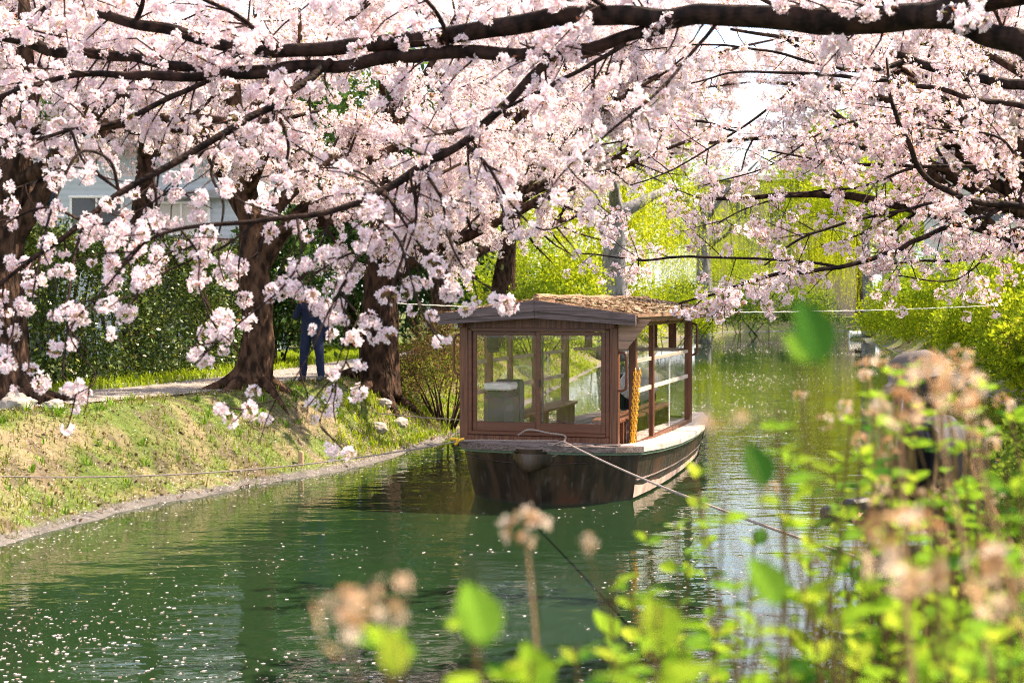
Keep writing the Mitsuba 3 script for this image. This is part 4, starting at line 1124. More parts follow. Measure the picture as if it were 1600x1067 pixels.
bush('shrub', 'lime green shrub below the forked grey willow trunk', 'shrub', (3.6, 66, 1.8), (3.4, 2.2, 3.2), 380, ('lime',), SH, 5)
bush('shrub', 'grey green low shrub at the far waterside right of the roof', 'shrub', (8.8, 84, 1.2), (3.2, 2.2, 2.6), 260, ('green', 'lime'), SH, 5)
bush('shrub', 'dark green shrub hanging over the far water', 'shrub', (20.0, 114, 1.4), (5.4, 3, 2.6), 420, ('deep', 'green'), SH, 5)
bush('shrub', 'light green shrub above the dark overhanging shrub', 'shrub', (19.0, 122, 3.2), (6.5, 3, 3.4), 380, ('lime', 'green'), SH, 5)
bush('shrub', 'yellow green shrub just right of the twin trunks', 'shrub', (28.6, 94, 1.6), (3.2, 3, 2.4), 320, ('lime',), SH, 5)
bush('shrub', 'large yellow green shrub on the right bank behind the hatted person', 'shrub', (19.6, 62, 1.6), (3.6, 3, 3.4), 520, ('lime', 'green'), SH, 6)
bush('shrub', 'fresh green shrub on the right bank at the water, left of the large shrub', 'shrub', (21.8, 80, 1.4), (3.0, 3, 3.2), 420, ('lime', 'green'), SH, 6)
bush('shrub', 'tall green shrub at the right edge of the photo', 'shrub', (14.9, 38, 1.6), (2.8, 2.6, 3.3), 520, ('lime', 'green'), SH, 6)
bush('shrub', 'deep green shrub at the right edge below the tall green shrub', 'shrub', (12.3, 31, 1.2), (1.8, 2.0, 2.0), 420, ('green', 'lime', 'azalea'), SH, 6)

hd = thing('hedge', 'clipped dark glossy hedge behind the path on the left', 'hedge')
ctr = offset_line(core, 6.3)
sel = (ctr[:, 1] > 14) & (ctr[:, 1] < 33.0)
ctr = ctr[sel]
s_ = np.concatenate([[0], np.cumsum(np.linalg.norm(np.diff(ctr, axis=0), axis=1))])
n = 1900
t = rng.uniform(0, s_[-1], n)
cx, cy = np.interp(t, s_, ctr[:, 0]), np.interp(t, s_, ctr[:, 1])
hgt = 2.65 + 0.25 * (meshkit.noise(np.stack([t * 0.9, t * 0, t * 0], -1), 3) - 0.5)
face = rng.random(n)
off = np.where(face < 0.7, -0.55 + rng.normal(0, 0.12, n), rng.uniform(-0.5, 0.6, n))
zz = np.where(face < 0.7, rng.random(n) * hgt, hgt - 0.15 + rng.normal(0, 0.1, n))
P = np.stack([cx - off * 0.94, cy - off * 0.34 * -1 * -1, 1.17 + zz], 1)
many(f'{hd}__leaves', CL['hedge'] * 4 + CL['azalea'], frames(P, np.stack([0.7 + 0 * t, -0.5 + 0 * t, 0.5 + 0 * t], 1) + rng.normal(0, 0.3, (n, 3)), rng.uniform(0.8, 1.25, n), rng), rng)
labels[f'{hd}__leaves'] = {'kind': 'stuff'}
inner = []
for k in range(0, len(ctr) - 1, 3):
    inner.append(tube([np.array([*ctr[k], 1.0]), np.array([*(ctr[k] + (-0.1, 0.1)), 2.4]), np.array([*(ctr[k] + (0.15, 0.0)), 3.5])], [0.05, 0.035, 0.01], 6))
put('stems', cat(inner), 'twig', hd)

# dark board fence behind the photographer
fe = thing('board_fence', 'dark board fence standing in shade behind the photographer', 'fence')
fl = offset_line(core, 6.0)
fl = fl[(fl[:, 1] > 31.0) & (fl[:, 1] < 36.5)]
s_ = np.concatenate([[0], np.cumsum(np.linalg.norm(np.diff(fl, axis=0), axis=1))])
k = 0
for a in np.arange(0.0, s_[-1], 0.17):
    p = np.array([np.interp(a, s_, fl[:, 0]), np.interp(a, s_, fl[:, 1])])
    q = np.array([np.interp(a + 0.155, s_, fl[:, 0]), np.interp(a + 0.155, s_, fl[:, 1])])
    m = (p + q) / 2
    ang = math.atan2(q[1] - p[1], q[0] - p[0])
    v, f = rbox((0, 0, 0.78), (0.15, 0.022, 1.62 + 0.02 * math.sin(a * 9)), 0.004)
    c_, s__ = math.cos(ang), math.sin(ang)
    put('board', (np.stack([v[:, 0] * c_ - v[:, 1] * s__ + m[0], v[:, 0] * s__ + v[:, 1] * c_ + m[1], v[:, 2] + 1.17], 1), f), 'fence_wood', fe)
for zz in (1.55, 2.5):
    put('fence_rail', tube(np.column_stack([fl + (0.04, 0.03), np.full(len(fl), zz)]), 0.035, 5), 'fence_wood', fe)

# rocks by the roots and in the grass
for (px, py, Y, s, lab) in ((25, 655, 20.0, 0.22, 'weathered rock at the foot of the thick left trunk'), (85, 668, 20.2, 0.13, 'small rock right of the rock by the left trunk'), (592, 676, 26.4, 0.13, 'grey rock in the grass near the waterline'), (622, 592, 27.5, 0.16, 'reddish brown rock beside the furrowed trunk'), (600, 590, 28.0, 0.12, 'small brown rock left of the reddish rock')):
    p = at(px, py, Y)
    p[2] = gz(p[0], p[1]) + s * 0.2
    single('rock', blob(p, (s * 1.2, s, s * 0.8), 3, int(px), 0.9), 'stone', lab, 'rock')

# ------------------------------------------------------------------ buildings half hidden by the trees


def building(label, x0, x1, y, z0, z1, depth, wall, roof_h, wins, base=None, ov=0.5):
    key = thing('house', label, 'house')
    put('wall', rbox(((x0 + x1) / 2, y + depth / 2, (z0 + z1) / 2), (x1 - x0, depth, z1 - z0), 0.02), wall, key)
    m, yc = (x0 + x1) / 2, y + depth / 2
    v = np.array([(x0 - ov, y - ov, z1), (x1 + ov, y - ov, z1), (x1 + ov, y + depth + ov, z1), (x0 - ov, y + depth + ov, z1), (x0 + 0.5, yc, z1 + roof_h), (x1 - 0.5, yc, z1 + roof_h)])
    v = np.vstack([v[:4] - (0, 0, 0.12), v])
    f = np.array([(0, 2, 1), (0, 3, 2), (0, 1, 5), (0, 5, 4), (1, 2, 6), (1, 6, 5), (2, 3, 7), (2, 7, 6), (3, 0, 4), (3, 4, 7), (4, 5, 9), (4, 9, 8), (6, 7, 8), (6, 8, 9), (5, 6, 9), (7, 4, 8)])
    put('roof', (v, f), 'roof_tile', key, smooth=False)
    for (a, b, c, d, curtain) in wins:
        w = put('window', cat([rbox(((a + b) / 2, y - 0.03, c), (b - a + 0.1, 0.09, 0.07), 0.01), rbox(((a + b) / 2, y - 0.03, d), (b - a + 0.1, 0.09, 0.07), 0.01), rbox((a, y - 0.03, (c + d) / 2), (0.06, 0.085, d - c - 0.075), 0.01), rbox((b, y - 0.03, (c + d) / 2), (0.06, 0.085, d - c - 0.075), 0.01), rbox(((a + b) / 2, y - 0.028, (c + d) / 2), (0.05, 0.08, d - c - 0.075), 0.01)]), 'white_paint', key)
        for u0, u1 in ((a + 0.035, (a + b) / 2 - 0.03), ((a + b) / 2 + 0.03, b - 0.035)):
            put('pane', rbox(((u0 + u1) / 2, y - 0.014, (c + d) / 2), (u1 - u0, 0.02, d - c - 0.08), 0.003), 'cream_wall' if curtain else 'window_glass', w)
    return key


h1 = building('pale blue boarded house above the hedge on the left', -11.6, -6.6, 37.5, 1.1, 6.6, 6, 'blue_wall', 1.6, [(-9.1, -7.7, 4.35, 5.15, True), (-9.1, -7.7, 2.0, 3.3, False), (-11.2, -9.9, 4.3, 5.3, False)])
put('beam', rbox((-8.4, 37.35, 5.35), (2.6, 0.25, 0.22), 0.02), 'grey_wall', h1)
put('balcony', rbox((-8.5, 37.15, 3.95), (2.6, 0.6, 0.55), 0.02), 'mauve_wall', h1)
building('grey house with tiled roof at the far left behind the hedge', -21, -12.6, 38.5, 1.1, 5.4, 7, 'grey_wall', 1.8, [(-15.2, -13.6, 3.4, 4.7, False), (-18, -16.4, 3.4, 4.7, True)])
building('cream building at the right behind the blossoming boughs', 20.4, 29, 66, 1.2, 8.7, 7, 'cream_wall', 1.2, [(21.2, 23.0, 6.2, 8.0, False), (24.4, 26.2, 6.2, 8.0, False), (21.2, 23.0, 3.2, 5.0, False)])
building('mauve brown building far behind the right bank trees', 20, 36, 150, 1.2, 15, 10, 'mauve_wall', 1.0, [(22 + 4 * k, 24.4 + 4 * k, z, z + 2.0, False) for k in range(3) for z in (6, 11)])
building('grey blue house beyond the left bank seen over the boat roof', -4.4, 0.4, 74, 1.3, 3.4, 5, 'blue_wall', 1.5, [(-2.8, -1.2, 1.9, 2.9, False)])
# pipe outlet and a stack of timber at the far right bank
p = at(1345, 524, 104)
single('outlet_pipe', cat([tube([p + (-0.75, 0, 0.05), p + (0.9, 0.3, 0.05)], 0.24, 14), tube([p + (-0.80, 0, 0.05), p + (-0.68, 0, 0.05)], 0.29, 14)]), 'white_paint', 'white outlet pipe lying at the far right waterline', 'pipe')
for (x, y, r3, n, kinds, lab) in (((13.0, 35.0, (1.6, 1.6, 1.9), 300, ('lime', 'green'), 'light green shrub at the waterline just left of the tall right edge shrub')), (17.2, 52.0, (2.0, 2.2, 2.3), 340, ('green', 'lime'), 'mid green shrub overhanging the right waterline below the large yellow green shrub'),
        (20.9, 70.5, (2.2, 2.4, 2.4), 320, ('lime',), 'rounded lime shrub at the right waterline before the outlet pipe'), (24.6, 89.0, (2.6, 3.0, 2.8), 320, ('lime', 'green'), 'pale lime shrub beside the white outlet pipe'), (29.5, 106.0, (3.4, 3.0, 4.2), 320, ('green', 'lime'), 'green shrub right of the twin trunks'),
        (16.4, 45.5, (1.7, 1.9, 2.9), 320, ('lime', 'green'), 'upright yellow green shrub between the two largest right bank shrubs'), (11.4, 27.0, (1.5, 1.6, 2.0), 260, ('green', 'azalea'), 'shaded green shrub lowest at the right edge of the bank')):
    bush('shrub', lab, 'shrub', (x, y, 1.2), r3, n, kinds, SH, 5)


# ------------------------------------------------------------------ the near cherry tree whose limbs cross the top of the view
rn = np.random.default_rng(77)
NT = thing('near_cherry_tree', 'near cherry tree whose dark limbs and pink pompom blossoms cross the top of the view', 'cherry tree')


def px_path(pts, n=6, jit=0.006):
    P = np.array([at(x, y, Y) for x, y, Y, w in pts])
    R = np.array([w / F * Y / 2 for x, y, Y, w in pts])
    Q = spline(P, n)
    t = np.linspace(0, len(P) - 1, len(Q))
    r = np.interp(t, np.arange(len(P)), R)
    q = Q * 6.0
    Q = Q + (np.stack([meshkit.noise(q + 3.1, 1), meshkit.noise(q + 7.7, 2), meshkit.noise(q + 1.9, 4)], -1) - 0.5) * (jit * 6 * np.minimum(1, r / 0.02))[:, None]
    return Q, r


base = np.array([3.25, 5.15, gz(3.25, 5.15) - 0.15])
J0 = at(1800, 170, 5.6)
tk, tr_ = spline([base, base + (0.02, 0, 0.8), base + (-0.15, 0.1, 1.8), J0 + (0.35, 0, -0.35), J0], 6), None
tv, tf = tube(tk, np.interp(np.linspace(0, 1, len(tk)), [0, 0.15, 0.6, 1], [0.34, 0.22, 0.19, 0.13]), 14)
put('trunk', (tv, tf), 'bark', NT, smooth=True)
BR = {
    'J': [(1800, 170, 5.6, 62), (1690, 115, 5.7, 52), (1600, 74, 5.85, 42), (1545, 55, 5.95, 38), (1490, 26, 6.05, 40), (1400, 24, 6.2, 43), (1330, 30, 6.3, 44), (1255, 32, 6.4, 43), (1190, 26, 6.5, 36), (1110, 24, 6.6, 33), (1030, 27, 6.7, 31), (960, 24, 6.8, 31), (880, 26, 6.9, 31), (800, 40, 7.0, 30), (700, 55, 7.2, 27), (595, 66, 7.35, 25), (500, 80, 7.5, 22), (425, 80, 7.6, 20), (350, 73, 7.7, 19), (275, 52, 7.8, 19), (210, 36, 7.85, 17), (155, 21, 7.9, 15)],
    'A': [(1440, 22, 6.12, 40), (1500, 12, 6.05, 42), (1600, -12, 5.9, 42), (1720, -50, 5.7, 36), (1850, -120, 5.5, 30)],
    'B': [(1035, 40, 6.72, 20), (950, 66, 6.85, 20), (865, 82, 6.95, 20), (800, 84, 7.05, 22), (700, 83, 7.2, 21), (600, 90, 7.35, 22), (545, 104, 7.45, 20), (450, 106, 7.6, 20), (350, 110, 7.7, 17), (250, 100, 7.8, 15), (200, 88, 7.9, 16), (100, 80, 8.0, 18), (30, 62, 8.1, 20), (-40, 50, 8.2, 18), (-160, 60, 8.3, 12)],
    'B2': [(470, 108, 7.55, 14), (350, 118, 7.6, 15), (230, 118, 7.6, 16), (180, 116, 7.6, 11), (100, 122, 7.6, 9), (0, 153, 7.5, 8), (-80, 170, 7.5, 6)],
    'C': [(520, 98, 7.45, 13), (465, 133, 7.3, 13), (430, 160, 7.2, 13), (350, 205, 7.05, 12), (280, 250, 6.95, 11.5), (200, 291, 6.85, 10), (131, 346, 6.75, 9), (56, 402, 6.65, 7), (0, 445, 6.6, 6), (-50, 500, 6.5, 4)],
    'C2': [(330, 125, 7.6, 8), (260, 155, 7.5, 9), (185, 190, 7.4, 8), (110, 203, 7.3, 6), (60, 217, 7.3, 6), (0, 232, 7.2, 5)],
    'D': [(880, 82, 6.9, 15), (862, 98, 6.85, 15), (800, 155, 6.75, 14), (725, 220, 6.65, 13), (660, 258, 6.6, 14), (597, 297, 6.55, 13), (562, 316, 6.5, 11), (464, 339, 6.4, 9), (400, 345, 6.35, 8), (281, 357, 6.25, 6.5), (225, 380, 6.2, 5), (190, 412, 6.1, 4)],
    'D2': [(975, 70, 6.8, 8), (895, 117, 6.7, 7), (800, 164, 6.6, 5), (730, 200, 6.5, 4), (660, 215, 6.4, 3)],
    'E': [(600, 296, 6.55, 8), (595, 322, 6.5, 7.5), (565, 390, 6.4, 6), (530, 454, 6.3, 4.5), (505, 505, 6.2, 3.0), (490, 535, 6.15, 2.2)],
    'F': [(1125, 30, 6.6, 7), (1112, 48, 6.6, 6.5), (1080, 84, 6.5, 5.5), (1040, 130, 6.4, 5), (990, 175, 6.3, 4.5), (905, 245, 6.2, 3.6), (868, 285, 6.1, 2.6), (840, 330, 6.0, 2)],
    'G1': [(131, 346, 6.75, 6), (118, 395, 6.6, 4.6), (110, 450, 6.5, 4), (104, 520, 6.4, 3.2), (98, 590, 6.3, 2.5)],
    'G2': [(188, 300, 6.84, 6), (170, 250, 6.8, 5), (125, 240, 6.7, 4.5), (89, 304, 6.6, 4.4), (65, 384, 6.5, 4), (50, 470, 6.4, 3)],
    'G3': [(225, 380, 6.2, 4), (160, 455, 6.1, 3.6), (110, 520, 6.0, 3.2), (150, 590, 6.0, 2.6), (112, 620, 5.9, 2)],
    'G4': [(281, 357, 6.25, 4.5), (310, 400, 6.2, 3.6), (312, 450, 6.1, 3), (335, 510, 6.05, 2.6), (372, 545, 6.0, 2.4)],
    'G5': [(400, 345, 6.35, 5), (350, 385, 6.3, 4.2), (290, 410, 6.2, 3.6), (230, 440, 6.1, 3), (200, 480, 6.0, 2.2)],
    'G6': [(464, 339, 6.4, 5), (470, 400, 6.3, 4), (440, 450, 6.2, 3.4), (380, 500, 6.1, 2.8), (330, 545, 6.0, 2.2)],
    'G7': [(660, 258, 6.6, 6), (690, 310, 6.5, 4.6), (700, 370, 6.4, 4), (735, 430, 6.3, 3.2), (790, 460, 6.25, 2.4)],
    'G8': [(562, 316, 6.5, 5.5), (620, 370, 6.4, 4.6), (640, 430, 6.3, 4), (660, 490, 6.2, 3.2), (690, 535, 6.15, 2.4)],
    'G9': [(725, 220, 6.65, 6), (770, 270, 6.5, 4.6), (800, 320, 6.4, 4), (850, 360, 6.3, 3), (915, 330, 6.2, 2)],
    'G11': [(131, 346, 6.75, 5), (70, 325, 6.6, 4), (10, 350, 6.5, 3.5), (-40, 400, 6.4, 3)],
    'G12': [(240, 270, 6.9, 5), (245, 330, 6.8, 4), (225, 385, 6.7, 3.4), (180, 425, 6.6, 2.5)],
    'G13': [(110, 203, 7.3, 5), (135, 255, 7.2, 4.4), (185, 295, 7.1, 4), (240, 305, 7.0, 3), (310, 300, 6.9, 2.4)],
    'G14': [(56, 402, 6.65, 5), (30, 470, 6.5, 4), (20, 540, 6.4, 3), (50, 600, 6.3, 2.4)],
    'G15': [(350, 205, 7.05, 6), (330, 265, 6.9, 5), (350, 320, 6.8, 4), (330, 400, 6.7, 3)],
    'G16': [(430, 160, 7.2, 6), (450, 230, 7.1, 5), (430, 300, 7.0, 4), (400, 410, 6.8, 3)],
    'G10': [(530, 454, 6.3, 3.6), (560, 490, 6.2, 3), (585, 515, 6.2, 2.4)],
    'G19': [(505, 505, 6.2, 3), (480, 560, 6.1, 2.4), (440, 618, 6.0, 2.0), (400, 632, 5.95, 1.6), (380, 640, 5.9, 1.4)],
    'G20': [(530, 454, 6.3, 3), (545, 540, 6.15, 2.4), (520, 610, 6.05, 2.0), (500, 665, 6.0, 1.7), (545, 700, 5.95, 1.4)],
    'G21': [(328, 222, 7.03, 5), (290, 270, 6.95, 4), (240, 315, 6.85, 3.4), (180, 345, 6.75, 2.6), (120, 355, 6.7, 2)],
    'G22': [(187, 297, 6.85, 4), (150, 270, 6.8, 3.4), (100, 262, 6.75, 3), (50, 285, 6.7, 2.4), (5, 300, 6.6, 2)],
    'G23': [(595, 297, 6.55, 4), (560, 270, 6.6, 3.4), (500, 262, 6.65, 3), (440, 275, 6.7, 2.4)],
    'G24': [(520, 327, 6.45, 5), (503, 380, 6.4, 4), (475, 430, 6.3, 3.2), (455, 478, 6.2, 2.4)],
    'G25': [(640, 268, 6.58, 5), (650, 340, 6.5, 4.2), (622, 420, 6.4, 3.4), (605, 480, 6.3, 2.6), (590, 512, 6.25, 2)],
    'G26': [(600, 298, 6.55, 5), (640, 360, 6.5, 4), (680, 420, 6.4, 3.4), (705, 475, 6.3, 2.4)],
    'G27': [(330, 352, 6.3, 4), (300, 385, 6.25, 3.4), (255, 400, 6.2, 3), (215, 455, 6.1, 2.4)],
    'G17': [(565, 390, 6.4, 4), (530, 405, 6.35, 3.6), (490, 430, 6.3, 3), (462, 455, 6.25, 2.4)],
    'G18': [(365, 300, 6.8, 4), (390, 340, 6.75, 3.4), (372, 420, 6.7, 3), (385, 500, 6.6, 2.2)],
    'H1': [(700, 83, 7.2, 9), (690, 30, 7.1, 7), (640, -20, 7.0, 6), (560, -60, 6.9, 4)],
    'H2': [(425, 80, 7.6, 9), (380, 30, 7.5, 7), (300, -10, 7.3, 6), (200, -40, 7.2, 4)],
    'H3': [(210, 36, 7.85, 9), (225, -10, 7.8, 7), (200, -60, 7.7, 5)],
    'H4': [(960, 22, 6.8, 9), (900, -15, 6.7, 7), (820, -40, 6.6, 5)],
    'H5': [(30, 62, 8.1, 10), (60, 20, 7.6, 7), (110, -20, 7.0, 6), (150, -60, 6.6, 4)],
}
NP = {}
for nm, pts in BR.items():
    P, R = px_path(pts)
    NP[nm] = (P, R)
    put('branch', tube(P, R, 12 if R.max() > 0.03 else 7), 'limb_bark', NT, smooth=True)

# how dense each branch blossoms: side twigs per metre, their length, how they hang
FL = {'J': (9, 0.42, 0.30), 'A': (3, 0.4, 0.2), 'B': (11, 0.5, 0.35), 'B2': (12, 0.5, 0.3), 'C': (11, 0.42, 0.45), 'C2': (12, 0.45, 0.3), 'D': (9, 0.45, 0.45), 'D2': (10, 0.4, 0.4), 'E': (9, 0.32, 0.4), 'F': (5, 0.28, 0.3),
      'H1': (12, 0.5, 0.1), 'H2': (12, 0.5, 0.1), 'H3': (12, 0.5, 0.1), 'H4': (9, 0.5, 0.1), 'H5': (12, 0.5, 0.2)}
twigs, Q, O = [], [], []
for nm, (P, R) in NP.items():
    per, L, dr_ = FL.get(nm, (8, 0.28, 0.5))
    ln = np.linalg.norm(np.diff(P, axis=0), axis=1).sum()
    for P2, r2 in branchlets(rn, P, R, max(3, int(per * ln)), 0.004, L, 1.0, 0.0, dr_, 0.16 if nm == 'J' else 0.03, 0.16):
        if nm == 'J' and P2[-1, 0] > 0.55 and P2[-1, 2] < P2[0, 2] and rn.random() < 0.7:
            continue
        twigs.append(tube(P2, np.linspace(min(0.006, r2), 0.0022, len(P2)), 4, False))
        a, o = blossom_points(rn, P2[1:] if nm[0] != 'G' else P2[-3:], 0.062 if nm[0] != 'G' else 0.075, 0.045)
        Q.append(a); O.append(o)
    if R.max() < 0.02:
        a, o = blossom_points(rn, P[len(P) // 3:], 0.10 if nm[0] != 'G' else 0.17, 0.05)
        Q.append(a); O.append(o)
Q, O = np.vstack(Q), np.vstack(O)
put('twigs', cat(twigs), 'twig', NT, smooth=True, kind='stuff')
Ms = frames(Q, O + (0, 0, 0.15), rn.uniform(0.62, 1.12, len(Q)), rn)
order = np.argsort(np.linalg.norm(Q - EYE, axis=1) + 4.0 * (np.abs(Q[:, 0] / Q[:, 1]) > 0.35))
for i in order[:300]:
    inst(numbered(f'{NT}__blossom_cluster'), NEAR[rn.integers(0, len(NEAR))], Ms[i])
many(f'{NT}__blossoms', NEAR, Ms[order[300:]], rn)
labels[f'{NT}__blossoms'] = {'kind': 'stuff'}
counts['near'] = len(Q)

# ------------------------------------------------------------------ the next tree along the right bank, its boughs reaching in from the right
RT = thing('bough_cherry_tree', 'cherry tree reaching in from the right with small pink blossoms and reddish young leaves', 'cherry tree')
base = np.array([6.7, 12.4, gz(6.7, 12.4) - 0.15])
hub = at(1960, 300, 12.2)
tk = spline([base, base + (-0.05, 0, 0.8), base + (-0.2, 0, 1.8), hub, hub + (0.1, 0.1, 2.2)], 6)
put('trunk', tube(tk, np.linspace(0.32, 0.14, len(tk)), 14), 'bark', RT, smooth=True)
hx = (1960, 300, 12.2)
RB = [[(*hx, 24), (1760, 210, 12.1, 14), (1600, 166, 12.0, 10), (1525, 157, 11.9, 8.5), (1465, 141, 11.8, 8), (1390, 127, 11.7, 7), (1325, 120, 11.6, 6), (1255, 116, 11.5, 5), (1150, 114, 11.4, 3.5), (1080, 130, 11.3, 2.5)],
      [(*hx, 24), (1780, 300, 12.0, 10), (1600, 256, 11.8, 6), (1525, 261, 11.7, 5.5), (1431, 259, 11.6, 5.5), (1319, 256, 11.5, 5), (1277, 250, 11.4, 4), (1200, 235, 11.3, 2.5)],
      [(*hx, 26), (1760, 335, 11.9, 16), (1600, 323, 11.6, 11), (1525, 314, 11.5, 10), (1469, 293, 11.4, 9.5), (1435, 257, 11.35, 9), (1416, 220, 11.3, 8), (1400, 180, 11.25, 7), (1390, 145, 11.2, 5), (1385, 90, 11.2, 3)],
      [(1600, 323, 11.6, 9), (1570, 325, 11.6, 9), (1532, 340, 11.5, 8.5), (1435, 372, 11.4, 8), (1386, 398, 11.3, 7.5), (1311, 417, 11.2, 7), (1225, 428, 11.1, 6), (1169, 441, 11.0, 5), (1112, 460, 10.9, 4), (1060, 475, 10.8, 3)],
      [(1500, 305, 11.45, 6), (1487, 310, 11.4, 5), (1394, 332, 11.3, 5), (1311, 351, 11.2, 4.5), (1244, 377, 11.1, 4), (1195, 415, 11.0, 3)],
      [(*hx, 20), (1740, 370, 12.4, 9), (1600, 355, 12.3, 5.5), (1555, 387, 12.2, 5), (1506, 406, 12.1, 4.5), (1431, 409, 12.0, 4), (1350, 415, 11.9, 3)],
      [(1311, 417, 11.2, 5), (1237, 408, 11.3, 4), (1080, 401, 11.4, 4), (1010, 406, 11.5, 3.6), (980, 404, 11.6, 3), (900, 395, 11.7, 2)],
      [(1255, 117, 11.5, 5), (1225, 150, 11.4, 4.5), (1150, 205, 11.3, 4), (1095, 240, 11.2, 3), (1040, 270, 11.1, 2.5), (985, 290, 11, 2)],
      [(1460, 142, 11.8, 5), (1420, 175, 11.7, 4), (1350, 185, 11.6, 3), (1280, 210, 11.5, 3), (1200, 260, 11.4, 2.5), (1100, 290, 11.3, 2)],
      [(1425, 262, 11.55, 5), (1350, 290, 11.4, 4), (1270, 300, 11.3, 3.4), (1180, 320, 11.2, 2.6), (1120, 350, 11.1, 2)],
      [(1980, 240, 12.3, 24), (1800, 150, 13.4, 20), (1600, 135, 14.0, 17), (1490, 115, 14.3, 15), (1425, 94, 14.5, 13), (1375, 78, 14.6, 11), (1315, 52, 14.8, 9), (1240, 20, 15, 7), (1150, -20, 15.2, 5)],
      [(1425, 94, 14.5, 9), (1360, 110, 14.4, 7), (1280, 100, 14.3, 5), (1200, 80, 14.2, 4), (1100, 70, 14.1, 3), (1000, 80, 14, 2)],
      [(1555, 387, 12.2, 4), (1520, 420, 12.0, 3), (1480, 440, 11.9, 2.5), (1400, 430, 11.8, 2)],
      [(1150, 205, 11.3, 4), (1080, 190, 11.6, 3.4), (1000, 215, 11.9, 3), (920, 230, 12.1, 2)],
      [(1590, 250, 11.8, 5), (1560, 215, 11.6, 4), (1500, 205, 11.5, 3), (1440, 200, 11.4, 2)]]
twigs, Q, O = [], [], []
for k, pts in enumerate(RB):
    P, R = px_path(pts)
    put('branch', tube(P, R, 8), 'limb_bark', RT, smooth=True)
    ln = np.linalg.norm(np.diff(P, axis=0), axis=1).sum()
    for P2, r2 in branchlets(rn, P, R, int(5.0 * ln), 0.006, 0.60, 0.9, 0.0, 0.12, 0.12, 0.15):
        twigs.append(tube(P2, np.linspace(0.005, 0.002, len(P2)), 4, False))
        for P3, _ in branchlets(rn, P2, np.full(len(P2), 0.004), 3, 0.003, 0.34, 0.9, 0.05, 0.1, 0.2):
            twigs.append(tube(P3, np.linspace(0.003, 0.0015, len(P3)), 3, False))
            a, o = blossom_points(rn, P3[1:], 0.085, 0.05)
            Q.append(a); O.append(o)
        a, o = blossom_points(rn, P2[1:], 0.10, 0.055)
        Q.append(a); O.append(o)
Q, O = np.vstack(Q), np.vstack(O)
k = Q[:, 2] > 2.50
Q, O = Q[k], O[k]
put('twigs', cat(twigs), 'twig', RT, smooth=True, kind='stuff')
Ms = frames(Q, O + (0, 0, 0.2), rn.uniform(0.7, 1.15, len(Q)), rn)
order = np.argsort(np.linalg.norm(Q - EYE, axis=1))
for i in order[:300]:
    inst(numbered(f'{RT}__blossom_cluster'), MID[rn.integers(0, len(MID))], Ms[i])
many(f'{RT}__blossoms', MID, Ms[order[300:]], rn)
labels[f'{RT}__blossoms'] = {'kind': 'stuff'}
counts['right'] = len(Q)


# ------------------------------------------------------------------ hydrangeas in front of the lens: new leaves and last year's dry heads
rh = np.random.default_rng(303)


def ovate(rng, c, fold, curl):
    t = np.array([0, 0.12, 0.32, 0.55, 0.8, 1.0])
    w = np.array([0.0, 0.20, 0.34, 0.35, 0.20, 0.0])
    vs, cs = [], []
    for a, b in zip(t, w):
        z = curl * a * a
        for s in (-1, 0, 1):
            vs.append((s * b, a, z + abs(s) * b * fold + 0.02 * rng.normal() * (s != 0)))
            cs.append(np.asarray(c) * (1.25 if s == 0 else rng.uniform(0.85, 1.1)))
    f = []
    for k in range(5):
        for s in (0, 1):
            p = k * 3 + s
            f += [(p, p + 1, p + 4), (p, p + 4, p + 3)]
    return np.array(vs), np.array(f), np.clip(np.array(cs), 0, 0.9)


LEAF = [group(f'ovate_leaf_{k}', ovate(rh, c, fo, cu), 'leaf') for k, (c, fo, cu) in enumerate((((0.22, 0.36, 0.025), 0.35, -0.25), ((0.16, 0.30, 0.03), 0.25, -0.35), ((0.28, 0.40, 0.03), 0.45, -0.15), ((0.05, 0.14, 0.02), 0.3, -0.3), ((0.36, 0.44, 0.04), 0.5, 0.1)))]


def dry_head(rng, c, R, n):
    vs, fs, cs, m = [], [], [], 0
    N = rng.normal(size=(n, 3)); N[:, 2] += 0.35
    N /= np.linalg.norm(N, axis=1, keepdims=True)
    for M in frames(c + N * R * rng.uniform(0.7, 1.05, (n, 1)), N + rng.normal(0, 0.35, (n, 3)), R * rng.uniform(0.28, 0.42, n), rng):
        base = np.array([(0.62, 0.40, 0.24), (0.70, 0.52, 0.38), (0.46, 0.25, 0.12), (0.74, 0.60, 0.50)][rng.integers(0, 4)]) * rng.uniform(0.8, 1.1)
        for k in range(4):
            a = k * 1.571 + rng.normal(0, 0.1)
            pt = lambda t, q, h: (q * math.cos(a + t), q * math.sin(a + t), h)
            v = np.array([(0, 0, 0), pt(-0.6, 0.7, 0.2 * rng.random()), pt(0, 1.0, 0.4 * rng.random()), pt(0.6, 0.7, 0.2 * rng.random())])
            vs.append(oriented(v, M)); fs.append(np.array([(0, 1, 2), (0, 2, 3)]) + m); cs.append(np.tile(base, (4, 1))); m += 4
    return np.vstack(vs), np.vstack(fs), np.clip(np.vstack(cs), 0, 0.9)


